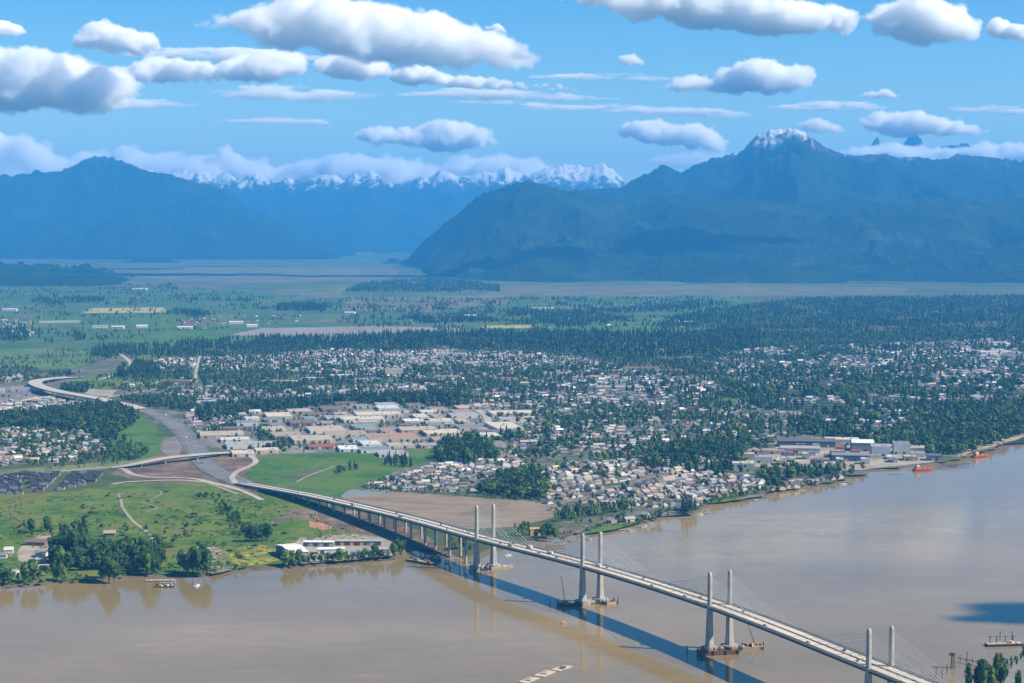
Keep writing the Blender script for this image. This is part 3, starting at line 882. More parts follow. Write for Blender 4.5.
# roads on the ground
ribbon('road', [(243, 483), (228, 477), (214, 470), (204, 461), (197, 450), (190, 440), (181, 430), (168, 420), (152, 412), (138, 408)], 42, m_asph, 'dark multilane road curving to the bridge')
_lay[0] += 1
mbk = MB()
for off in (-9, -3, 3, 9):
    ribbon('m', [(243 + off * .35, 483 - off * .3), (228 + off * .4, 477 - off * .3), (214 + off * .5, 470 - off * .22), (204 + off * .65, 461), (197 + off * .6, 450), (190 + off * .5, 440), (181 + off * .4, 430 - off * .05), (168 + off * .3, 420 - off * .1), (152 + off * .2, 412 - off * .1), (138 + off * .1, 408 - off * .12)], 0.3, m_white_line, mb=mbk)
tag(mbk.build('road_marking', m_white_line), 'white lane lines on the dark road', kind='structure')
for pts, w, lb in [
    ([(-120, 482), (0, 476), (60, 471), (112, 467), (124, 469), (132, 474), (150, 477), (190, 478), (214, 483), (240, 490)], 11, 'pale ramp road looping under the overpass'),
    ([(236, 453), (250, 456), (256, 461), (250, 466), (238, 471), (232, 477), (236, 483)], 10, 'pale loop ramp beside the pasture'),
    ([(112, 484), (124, 482), (180, 480), (224, 485), (250, 494), (262, 500)], 9, 'pale haul road below the interchange'),
    ([(60, 380), (78, 380), (96, 380), (114, 375), (128, 368), (131, 364), (126, 358), (120, 354)], 13, 'pale curving road behind the flyover'),
    ([(102, 399), (114, 396), (132, 393), (150, 390), (168, 388), (196, 386)], 11, 'pale street leading past the red roofed mall'),
    ([(196, 386), (240, 388), (290, 390)], 9, 'street in the town beyond the flyover'),
    ([(478, 410), (486, 416), (488, 424), (484, 431), (478, 436)], 16, 'pale curving street in the industrial area'),
    ([(196, 382), (196, 372), (200, 356)], 8, 'narrow straight street in the town'),
]:
    ribbon('road', pts, w, m_conc_road, lb)
ribbon('footpath', [(118, 494), (121, 500), (122, 506), (128, 515), (134, 522), (142, 528), (150, 535), (155, 543)], 4.5, m_pale, 'winding pale dirt track across the meadow')
ribbon('footpath', [(121, 502), (134, 503), (146, 501), (156, 497), (162, 494), (160, 491), (150, 490), (128, 491), (118, 494)], 2.6, m_pale, 'looping dirt track in the meadow')
ribbon('footpath', [(142, 503), (152, 505), (158, 507), (154, 510), (146, 512)], 2.6, m_pale, 'short dirt track branch in the meadow')
ribbon('footpath', [(138, 524), (160, 523), (176, 524)], 2.5, m_tan, 'faint straight track in the meadow')
ribbon('footpath', [(10, 506), (14, 517), (24, 522), (16, 528), (30, 520)], 5, m_dirt, 'bare tyre tracks in the left meadow')
ribbon('footpath', [(205, 482), (222, 488), (238, 494)], 6, m_pale, 'pale track beside the bridge abutment')
ribbon('footpath', [(296, 482), (310, 475), (324, 470), (336, 466)], 4, m_pale, 'faint track across the pasture')
ribbon('footpath', [(-40, 560), (10, 556), (22, 552)], 4, m_pale, 'pale farm lane by the tall trees')
ribbon('road', [(548, 510), (560, 503), (580, 499), (600, 492), (640, 480), (690, 470), (730, 462)], 8, m_yard, 'residential street behind the poplar row')
ribbon('road', [(576, 533), (590, 526), (612, 519), (640, 514)], 6, m_yard, 'riverside lane with houses along it')
ribbon('road', [(-60, 344), (40, 338), (120, 331), (200, 327)], 6, m_olive, 'farm road on the plain')

# ------------------------------------------------------------------ the bridge
m_conc = plain('pale_concrete', (0.50, 0.48, 0.44), (0.36, 0.345, 0.315), 0.10)
m_conc2 = plain('weathered_concrete', (0.40, 0.38, 0.35), (0.30, 0.285, 0.26), 0.12)
m_deck = plain('deck_concrete', (0.74, 0.64, 0.49), (0.64, 0.555, 0.43), 0.06)
m_track = plain('deck_wheel_track', (0.68, 0.585, 0.45), (0.60, 0.52, 0.40), 0.06)
m_girder = plain('dark_steel_girder', (0.085, 0.075, 0.07), (0.055, 0.05, 0.048), 0.3)
m_cable = plain('white_cable', (0.8, 0.8, 0.78))
m_rust = plain('rust_red_steel', (0.30, 0.12, 0.07), (0.20, 0.085, 0.055), 0.4)
m_timber = plain('wet_timber', (0.12, 0.09, 0.07), (0.07, 0.055, 0.045), 0.5)

deck_pts = [(-300, 0, 0)]
tower_px = [(485, 504.5, 38.0, 80.0), (591.5, 532.5, 43.0, 80.0), (720, 571, 45.5, 80.0), (880.5, 627, 45.0, 80.0)]
tower_xy = []
for px, py, zd, ht in tower_px:
    p = G(px, py, ht)
    tower_xy.append(Vector((p.x, p.y, zd)))
beyond = tower_xy[3] * 2 - tower_xy[2]; beyond.z = 42
beyond2 = beyond + (tower_xy[3] - tower_xy[2]) * 0.9; beyond2.z = 36
deck_c = [G(243, 483, 4.6), G(262, 486.3, 7.5), G(313, 495.5, 15), G(364, 507, 22), G(420, 520.5, 29.5)] + tower_xy + [beyond, beyond2]
DC = catmull(deck_c, 12)


def across(k):
    q = DC[min(k + 1, len(DC) - 1)] - DC[max(k - 1, 0)]
    return Vector((q.y, -q.x, 0)).normalized()          # towards the river mouth side, away from the camera... right hand of the line


def sweep(sect, ks=None):
    """closed outline (offset across, height) swept along the deck line"""
    mb = MB()
    ks = range(len(DC)) if ks is None else ks
    rings = [[DC[k] + across(k) * o + Vector((0, 0, h)) for o, h in sect] for k in ks]
    return mb.loft(rings)


HW = 14.5
bridge = empty('cable_stayed_bridge', (tower_xy[0].x, tower_xy[0].y, 0), label='long cable-stayed bridge with paired white towers crossing the brown river', cat='bridge')
Bp = []


def bpart(mb, name, mat, parent=None, **k):
    o = mb.build(name, mat)
    o.parent = bridge if parent is None else parent
    off = bridge.location
    o.data.transform(Matrix.Translation(-off))
    return tag(o, **k)


bpart(sweep([(-HW, -0.45), (HW, -0.45), (HW, 0), (-HW, 0)]), 'deck', m_deck)
gk = [k for k in range(len(DC)) if DC[k].z > 7.0]
for sgn in (-1, 1):
    bpart(sweep([(sgn * 12.2 - 0.8, -3.0), (sgn * 12.2 + 0.8, -3.0), (sgn * 12.2 + 0.8, -0.47), (sgn * 12.2 - 0.8, -0.47)], gk), 'girder', m_girder)
    bpart(sweep([(sgn * 14.3 - 0.15, 0.01), (sgn * 14.3 + 0.15, 0.01), (sgn * 14.3 + 0.15, 1.1), (sgn * 14.3 - 0.15, 1.1)]), 'parapet', m_conc)
    bpart(sweep([(sgn * 11.1 - 0.25, 0.01), (sgn * 11.1 + 0.25, 0.01), (sgn * 11.1 + 0.25, 0.95), (sgn * 11.1 - 0.25, 0.95)]), 'barrier', m_conc)
bpart(sweep([(-0.45, 0.01), (0.45, 0.01), (0.2, 1.0), (-0.2, 1.0)]), 'median_barrier', m_conc2)
for o_ in (-9.0, -5.4, -1.9, 1.9, 5.4, 9.0):
    bpart(sweep([(o_ - 1.0, 0.004), (o_ + 1.0, 0.004), (o_ + 1.0, 0.012), (o_ - 1.0, 0.012)]), 'wheel_track', m_track)
for o_ in (-7.2, -3.7, 3.7, 7.2):
    bpart(sweep([(o_ - 0.16, 0.004), (o_ + 0.16, 0.004), (o_ + 0.16, 0.016), (o_ - 0.16, 0.016)]), 'lane_line', m_white_line)
# cross beams under the deck
for k in gk[::2]:
    if DC[k].y < 1200 or DC[k].x > 330:
        continue
    a = across(k)
    mb = MB(); mb.bar(DC[k] + a * -11.3 + Vector((0, 0, -1.6)), DC[k] + a * 11.3 + Vector((0, 0, -1.6)), 0.7, 4)
    if len([1 for c in bridge.children if c.name.startswith('cross_beam')]) < 90:
        bpart(mb, 'cross_beam', m_girder)


def nearest_k(p):
    return min(range(len(DC)), key=lambda k: (DC[k].x - p.x) ** 2 + (DC[k].y - p.y) ** 2)


cables = []
ncab = 0
cable_rest = MB()
for ti, t in enumerate(tower_xy):
    k0 = nearest_k(t)
    a = across(k0)
    dr = Vector((-a.y, a.x, 0))
    ang = math.atan2(a.y, a.x)
    # legs rise from a hexagonal footing, slim above the deck
    for sgn in (-1, 1):
        c = t + a * (sgn * 11.6); c.z = 0
        rings = []
        for z, wx, wy in ((5.0, 7.6, 8.2), (14, 6.4, 7.0), (t.z - 4, 5.0, 5.6), (t.z, 3.9, 4.6), (t.z + 8, 3.8, 4.5), (76.5, 3.6, 4.3), (78.6, 3.2, 3.8), (79.7, 2.2, 2.6), (80, 1.0, 1.2)):
            ch = 0.18
            pts = []
            for sx, sy in ((-1, -1 + 2 * ch), (-1 + 2 * ch, -1), (1 - 2 * ch, -1), (1, -1 + 2 * ch), (1, 1 - 2 * ch), (1 - 2 * ch, 1), (-1 + 2 * ch, 1), (-1, 1 - 2 * ch)):
                pts.append(c + a * (sx * wx / 2) + dr * (sy * wy / 2) + Vector((0, 0, z)))
            rings.append(pts)
        mb = MB(); mb.loft(rings)
        py_ = bpart(mb, 'pylon', m_conc)
        mb = MB()
        mb.bar(c + Vector((0, 0, -2)), c + Vector((0, 0, 5.2)), 9.0, 8)
        bpart(mb, 'pile_cap', m_conc2, py_)
        # stay cables
        for side in (-1, 1):
            for q in range(11):
                dist = 18 + q * 9.6
                k1 = max(0, min(len(DC) - 1, k0 + int(round(side * dist / 12.0))))
                anchor = t + dr * 0 + (DC[k1] - DC[k0])
                # point on the deck edge at that distance
                acc, kk_ = 0.0, k0
                while acc < dist and 0 < kk_ < len(DC) - 1:
                    acc += (DC[kk_ + side] - DC[kk_]).length
                    kk_ += side
                anchor = DC[kk_] + across(kk_) * (sgn * 11.6) + Vector((0, 0, 0.9))
                topp = c + Vector((0, 0, 55 + q * 2.05)) + dr * (side * 1.2)
                if ncab < 100:
                    mb = MB(); mb.bar(topp, anchor, 0.125, 5, cap=False)
                    bpart(mb, 'stay_cable', m_cable)
                else:
                    cable_rest.bar(topp, anchor, 0.125, 5, cap=False)
                ncab += 1
    mb = MB()
    mb.bar(t + a * -11.6 + Vector((0, 0, -3.6)), t + a * 11.6 + Vector((0, 0, -3.6)), 1.5, 4)
    bpart(mb, 'cross_beam', m_conc2)
    mb = MB(); mb.box((t.x, t.y, 2.4), (27, 7, 3.2), ang)
    bpart(mb, 'footing_slab', m_conc2)
if cable_rest.v:
    bpart(cable_rest, 'stay_cable', m_cable, kind='stuff')
# approach piers: a pair of columns and a cap beam
s_len = 0.0
last = -99
k1 = nearest_k(tower_xy[0])
acc = [0.0]
for k in range(1, len(DC)):
    acc.append(acc[-1] + (DC[k] - DC[k - 1]).length)
d_next = acc[k1] - 42
while d_next > 0:
    k = min(range(len(DC)), key=lambda j: abs(acc[j] - d_next))
    p, a = DC[k], across(k)
    if p.z < 9:
        break
    mb = MB()
    mb.bar(p + a * -10.5 + Vector((0, 0, -3.9)), p + a * 10.5 + Vector((0, 0, -3.9)), 1.1, 4)
    pier = bpart(mb, 'pier_cap', m_conc2)
    for sgn in (-1, 1):
        c = p + a * (sgn * 7.5)
        mb = MB(); mb.bar((c.x, c.y, -2), (c.x, c.y, p.z - 3.6), 1.7, 8)
        bpart(mb, 'column', m_conc, pier)
    d_next -= 44
# earth abutment
k = next(j for j in range(len(DC)) if DC[j].z > 8.4)
mb = MB()
rg = []
for j in range(0, k):
    p, a = DC[j], across(j)
    h = p.z - 0.5
    w = HW + (h - LAND_Z) * 1.6
    rg.append([p + a * -w + Vector((0, 0, LAND_Z - p.z - .5)), p + a * w + Vector((0, 0, LAND_Z - p.z - .5)), p + a * HW + Vector((0, 0, -0.5)), p + a * -HW + Vector((0, 0, -0.5))])
mb.loft(rg)
tag(mb.build('abutment_terrain', m_dirt), 'brown earth ramp carrying the road up to the bridge', kind='structure')

# ------------------------------------------------------------------ flyover and overpass
def viaduct(name, pts, width, label, cat, pier_gap, zmin=7.5, pcol=m_conc, thick=2.2):
    """pts: (px, py, height)"""
    C = catmull([G(x, y, z) for x, y, z in pts], 14)
    root = empty(name, (C[0].x, C[0].y, LAND_Z), label=label, cat=cat)
    off = Vector((C[0].x, C[0].y, LAND_Z))

    def side(k):
        q = C[min(k + 1, len(C) - 1)] - C[max(k - 1, 0)]
        return Vector((q.y, -q.x, 0)).normalized()

    def sw(sect, nm, mt):
        mb = MB()
        mb.loft([[C[k] + side(k) * o + Vector((0, 0, h)) for o, h in sect] for k in range(len(C))])
        o = mb.build(nm, mt, root); o.data.transform(Matrix.Translation(-off))
        return o
    h = width / 2
    sw([(-h, -0.4), (h, -0.4), (h, 0), (-h, 0)], 'deck', plain('dusty_concrete', (0.55, 0.49, 0.40), (0.46, 0.41, 0.34), 0.06))
    sw([(-h * .8, -thick), (h * .8, -thick), (h * .8, -0.42), (-h * .8, -0.42)], 'girder', m_girder)
    for s_ in (-1, 1):
        sw([(s_ * (h - .2) - .15, 0.01), (s_ * (h - .2) + .15, 0.01), (s_ * (h - .2) + .15, 1.1), (s_ * (h - .2) - .15, 1.1)], 'parapet', m_conc2)
    d, nxt = 0.0, pier_gap * .6
    for k in range(1, len(C) - 1):
        d += (C[k] - C[k - 1]).length
        if d > nxt and C[k].z > zmin:
            nxt += pier_gap
            mb = MB()
            mb.bar(C[k] + side(k) * -h * .8 + Vector((0, 0, -thick - .9)), C[k] + side(k) * h * .8 + Vector((0, 0, -thick - .9)), 0.85, 4)
            pc = mb.build('pier_cap', m_conc2, root); pc.data.transform(Matrix.Translation(-off))
            for s_ in (-1, 1):
                c = C[k] + side(k) * (s_ * h * .6)
                mb = MB(); mb.bar((c.x, c.y, LAND_Z - 1), (c.x, c.y, C[k].z - thick - .5), 1.1, 8)
                o = mb.build('column', pcol, pc); o.data.transform(Matrix.Translation(-off))
    return C


fly = viaduct('flyover', [(140, 408.5, 6), (128, 405, 10), (112, 401.5, 14), (100, 398.5, 16), (80, 395, 17), (60, 391.5, 17), (46, 388, 17), (37, 384.5, 16), (36, 381.5, 15), (44, 379.5, 12), (58, 378, 8), (72, 377, 5)], 36, 'curved pale flyover with dark sides behind the wooded suburb', 'flyover', 60)
ovp = viaduct('overpass', [(112, 467.5, 4.5), (130, 465, 7.5), (150, 461, 11), (170, 457.5, 12.5), (190, 455.5, 12.5), (212, 453.5, 10), (232, 452.5, 6), (246, 452, 4.5)], 17, 'pale concrete overpass crossing the dark multilane road', 'overpass', 62)
viaduct('overpass', [(0, 402.5, 4), (20, 401, 8), (38, 398, 10), (52, 396.5, 8), (64, 397, 4)], 16, 'short pale overpass beside the parking ground', 'overpass', 40)
# ------------------------------------------------------------------ buildings
ROOFS = {'white': (0.66, 0.65, 0.63), 'light grey': (0.40, 0.395, 0.385), 'grey': (0.25, 0.25, 0.255), 'charcoal': (0.05, 0.05, 0.058), 'dark grey': (0.14, 0.14, 0.155), 'tan': (0.42, 0.34, 0.27),
         'brown': (0.22, 0.16, 0.125), 'pinkish': (0.46, 0.34, 0.30), 'red': (0.42, 0.10, 0.07), 'bluish': (0.22, 0.27, 0.34), 'dark navy': (0.035, 0.04, 0.065)}
WALLS = {'white': (0.66, 0.65, 0.62), 'cream': (0.54, 0.49, 0.39), 'beige': (0.40, 0.34, 0.27), 'grey': (0.30, 0.30, 0.30), 'brown': (0.22, 0.16, 0.12)}
RM = {k: plain('roof_' + k.replace(' ', '_'), v, tuple(c * .82 for c in v), 0.5) for k, v in ROOFS.items()}
WM = {k: plain('wall_' + k, v, tuple(c * .88 for c in v), 0.4) for k, v in WALLS.items()}
m_glass = plain('dark_window', (0.06, 0.07, 0.085), (0.04, 0.05, 0.06), 0.5, rough=0.15, spec=0.6)
m_door = plain('garage_door', (0.62, 0.60, 0.56))

# template for the many houses: gable roof with eaves; unit size
HV = np.array([(-.5, -.5, 0), (.5, -.5, 0), (.5, .5, 0), (-.5, .5, 0), (-.5, -.5, .62), (.5, -.5, .62), (.5, .5, .62), (-.5, .5, .62), (-.5, 0, .97), (.5, 0, .97),
               (-.56, -.58, .57), (.56, -.58, .57), (.56, .58, .57), (-.56, .58, .57), (-.56, 0, 1.0), (.56, 0, 1.0)], float)
HF = np.array([(0, 1, 5), (0, 5, 4), (1, 2, 6), (1, 6, 5), (2, 3, 7), (2, 7, 6), (3, 0, 4), (3, 4, 7), (4, 8, 7), (5, 6, 9), (10, 11, 15), (10, 15, 14), (12, 13, 14), (12, 14, 15)])
HROOF = np.array([0] * 10 + [1] * 4, bool)

m_street = ground_mat('street_asphalt', [(0.2, (0.13, 0.13, 0.13)), (0.5, (0.20, 0.195, 0.185)), (0.8, (0.28, 0.265, 0.24))], 0.02, 0.1)
house_pts = []          # x, y, rz, length, width, height, roof, wall, place
tree_pts = []           # x, y, height, radius, kind (0 leafy, 1 conifer), tone, place


def road_clear(X, Y, extra):
    ok = np.ones(X.shape, bool)
    for line, w in road_lines:
        L = np.array(line)
        for (x0, y0), (x1, y1) in zip(L[:-1], L[1:]):
            dx, dy = x1 - x0, y1 - y0
            q = np.clip(((X - x0) * dx + (Y - y0) * dy) / (dx * dx + dy * dy + 1e-9), 0, 1)
            ok &= (X - x0 - q * dx) ** 2 + (Y - y0 - q * dy) ** 2 > (w / 2 + extra) ** 2
    return ok


for C_ in (DC, fly, ovp):
    road_lines.append(([(p.x, p.y) for p in C_[::2]], 32 if C_ is not ovp else 18))
EXCL = []               # plan outlines kept free of houses and trees (metres)


def world_poly(poly):
    return [tuple(G(x, y, LAND_Z)[:2]) for x, y in poly]


def free(X, Y):
    ok = np.ones(X.shape, bool)
    for q in EXCL:
        ok &= ~inside(X, Y, q)
    return ok


def houses(poly, sx, sy, prob, roofs, place, rz=0.35, size=1.0, clump=0.0):
    W = world_poly(poly)
    a = np.array(W)
    cx, cy_ = a.mean(0)
    r = np.abs(a - a.mean(0)).max() * 1.5
    u, v = np.meshgrid(np.arange(-r, r, sx), np.arange(-r, r, sy))
    u = u + rng.uniform(-.16, .16, u.shape) * sx
    vg = v
    # rows come in pairs with a street between
    row = np.round((vg - vg.min()) / sy).astype(int)
    pair = row // 2
    P_ = 2 * sy + 5
    vs = vg.min() + pair * P_ * .96
    wv = 26 * (fbm(u / 190, vs / 190, 2) - .5) * 2
    v = vs + np.where(row % 2, 1, -1) * (sy * .42 + 4) + rng.uniform(-.06, .06, u.shape) * sy + wv
    smb = MB()
    for s_ in np.unique(vs):
        uu = np.arange(-r, r, 18.0)
        vv = s_ + 26 * (fbm(uu / 190, np.full_like(uu, s_) / 190, 2) - .5) * 2
        XX, YY = cx + uu * math.cos(rz) - vv * math.sin(rz), cy_ + uu * math.sin(rz) + vv * math.cos(rz)
        ins = inside(XX, YY, W) & free(XX, YY)
        nx, ny = -math.sin(rz) * 3.6, math.cos(rz) * 3.6
        z_ = LAND_Z + .5
        for i in range(len(uu) - 1):
            if ins[i] and ins[i + 1]:
                smb.add([(XX[i] - nx, YY[i] - ny, z_), (XX[i + 1] - nx, YY[i + 1] - ny, z_), (XX[i + 1] + nx, YY[i + 1] + ny, z_), (XX[i] + nx, YY[i] + ny, z_)], [(0, 1, 2, 3)])
    if smb.v and sy < 29:
        tag(smb.build('street', m_street), 'residential streets ' + place, kind='structure')
    X = cx + u * math.cos(rz) - v * math.sin(rz)
    Y = cy_ + u * math.sin(rz) + v * math.cos(rz)
    p = np.full(X.shape, prob)
    if clump:
        p = p * np.clip((fbm(X / 170, Y / 170, 3) - 0.5) * clump + 1.0, 0, 1.6)
    ok = inside(X, Y, W) & (rng.random(X.shape) < p) & free(X, Y)
    X, Y = X[ok], Y[ok]
    ok = road_clear(X, Y, 9)
    X, Y = X[ok], Y[ok]
    nm, wt = [q for q, _ in roofs], np.array([w for _, w in roofs], float)
    rr = rng.choice(len(nm), len(X), p=wt / wt.sum())
    ww = rng.choice(5, len(X), p=[.4, .25, .17, .12, .06])
    for i in range(len(X)):
        house_pts.append((X[i], Y[i], rz + rng.choice([0, math.pi / 2]) + rng.normal(0, .06), size * rng.uniform(11, 16), size * rng.uniform(9, 12.5), size * rng.uniform(6, 8.2), nm[rr[i]], list(WALLS)[ww[i]], place))


def trees(poly, dens, con, h, place, tone=1.0, clump=0.0, hc=None, gap=8, crown=1.0, off=.55):
    """dens: trees per hectare; con: share of conifers; h: heights"""
    W = world_poly(poly)
    a = np.array(W)
    (x0, y0), (x1, y1) = a.min(0), a.max(0)
    n = int((x1 - x0) * (y1 - y0) / 1e4 * dens)
    X, Y = rng.uniform(x0, x1, n), rng.uniform(y0, y1, n)
    ok = inside(X, Y, W)
    if clump:
        ok &= rng.random(n) < np.clip((fbm(X / 120, Y / 120, 4) - 0.5) * clump + off, 0, 1)
    X, Y = X[ok], Y[ok]
    ok = free(X, Y) & road_clear(X, Y, 6)
    X, Y = X[ok], Y[ok]
    isc = rng.random(len(X)) < np.clip(con + 1.6 * (fbm(X / 220 + 50, Y / 220, 3) - 0.5) * (0.4 if 0 < con < 1 else 0), 0, 1)
    hh = rng.uniform(h[0], h[1], len(X)) * np.where(isc, 1.18, 0.9)
    hx = np.array([(q[0], q[1]) for q in house_pts]) if house_pts else np.zeros((0, 2))
    keep = np.ones(len(X), bool)
    if gap and len(hx):
        cell = {}
        for q, (a_, b_) in enumerate(hx):
            cell.setdefault((int(a_ // 20), int(b_ // 20)), []).append((a_, b_))
        for i in range(len(X)):
            ci, cj = int(X[i] // 20), int(Y[i] // 20)
            for di in (-1, 0, 1):
                for dj in (-1, 0, 1):
                    for a_, b_ in cell.get((ci + di, cj + dj), ()):
                        if (a_ - X[i]) ** 2 + (b_ - Y[i]) ** 2 < gap * gap:
                            keep[i] = False
    for i in np.nonzero(keep)[0]:
        rad = hh[i] * (rng.uniform(.15, .22) if isc[i] else rng.uniform(.30, .42)) * crown
        tree_pts.append((X[i], Y[i], hh[i], rad, int(isc[i]), tone * rng.uniform(.7, 1.35), place))


def tree_at(px, py, hpx, kind, place, n=1, spread=0.0, tone=1.0, wide=1.0, hvar=.15):
    for _ in range(n):
        p = G(px + rnd.uniform(-spread, spread), py + rnd.uniform(-spread, spread) * .25, LAND_Z)
        h = hpx * p.y / F_PX * rnd.uniform(1 - hvar, 1 + hvar)
        tree_pts.append((p.x, p.y, h, h * (.17 if kind else .24) * wide * rnd.uniform(.85, 1.15), kind, tone * rnd.uniform(.8, 1.2), place))


# ---- larger buildings: flat or low-pitched roofs, one thing each
def shed(px, py, w, d, h, roof, wall, label, cat='warehouse', rz=0.35, pitch=0.0, doors=3, name='warehouse', units=0):
    """PX, PY: middle of its base"""
    p = G(px, py, LAND_Z)
    root = empty(name, p, rz, label=label, cat=cat)
    hw, hd = w / 2, d / 2
    rm = RM[roof] if isinstance(roof, str) else roof
    wm = WM[wall] if isinstance(wall, str) else wall
    mb = MB()
    if pitch:
        mb.add([(-hw, -hd, 0), (hw, -hd, 0), (hw, hd, 0), (-hw, hd, 0), (-hw, -hd, h), (hw, -hd, h), (hw, hd, h), (-hw, hd, h), (-hw, 0, h + pitch - .1), (hw, 0, h + pitch - .1)],
               [(0, 1, 5, 4), (1, 2, 6, 9, 5), (2, 3, 7, 6), (3, 0, 4, 8, 7)])
        mb.build('wall', wm, root)
        mb = MB()
        e = 0.6
        zz = h - pitch * e / hd
        mb.add([(-hw - e, -hd - e, zz + .02), (hw + e, -hd - e, zz + .02), (hw + e, 0, h + pitch + .02), (-hw - e, 0, h + pitch + .02), (hw + e, hd + e, zz + .02), (-hw - e, hd + e, zz + .02)] +
               [(-hw - e, -hd - e, zz + .32), (hw + e, -hd - e, zz + .32), (hw + e, 0, h + pitch + .32), (-hw - e, 0, h + pitch + .32), (hw + e, hd + e, zz + .32), (-hw - e, hd + e, zz + .32)],
               [(0, 3, 2, 1), (3, 5, 4, 2), (6, 7, 8, 9), (9, 8, 10, 11), (0, 1, 7, 6), (4, 5, 11, 10), (1, 2, 8, 7), (2, 4, 10, 8), (0, 6, 9, 3), (3, 9, 11, 5)])
        r_ = mb.build('roof', rm, root)
    else:
        mb.box((0, 0, h / 2), (w, d, h)); mb.build('wall', wm, root)
        mb = MB()
        mb.box((0, 0, h + .15), (w - 1.2, d - 1.2, .3))
        r_ = mb.build('roof', rm, root)
        mb = MB()
        for c_, s_ in (((0, -hd + .3, h + .4), (w, .6, .8)), ((0, hd - .3, h + .4), (w, .6, .8)), ((-hw + .3, 0, h + .4), (.6, d - 1.2, .8)), ((hw - .3, 0, h + .4), (.6, d - 1.2, .8))):
            mb.box(c_, s_)
        mb.build('parapet', wm, root)
        for u in range(units):
            mb = MB(); mb.box((rnd.uniform(-hw * .7, hw * .7), rnd.uniform(-hd * .6, hd * .6), h + 1.1), (3.5, 2.6, 1.6))
            mb.build('roof_vent', WM['grey'], r_)
    for k in range(doors):
        x = -hw + w * (k + .5) / doors
        mb = MB(); mb.box((x, -hd - .08, 2.3), (min(4.5, w / doors * .6), .2, 4.4))
        mb.build('loading_door', m_door if k % 2 else m_glass, root)
    c, s = math.cos(rz), math.sin(rz)
    g = 4
    EXCL.append([(p.x + x * c - y * s, p.y + x * s + y * c) for x, y in ((-hw - g, -hd - g), (hw + g, -hd - g), (hw + g, hd + g), (-hw - g, hd + g))])
    return root


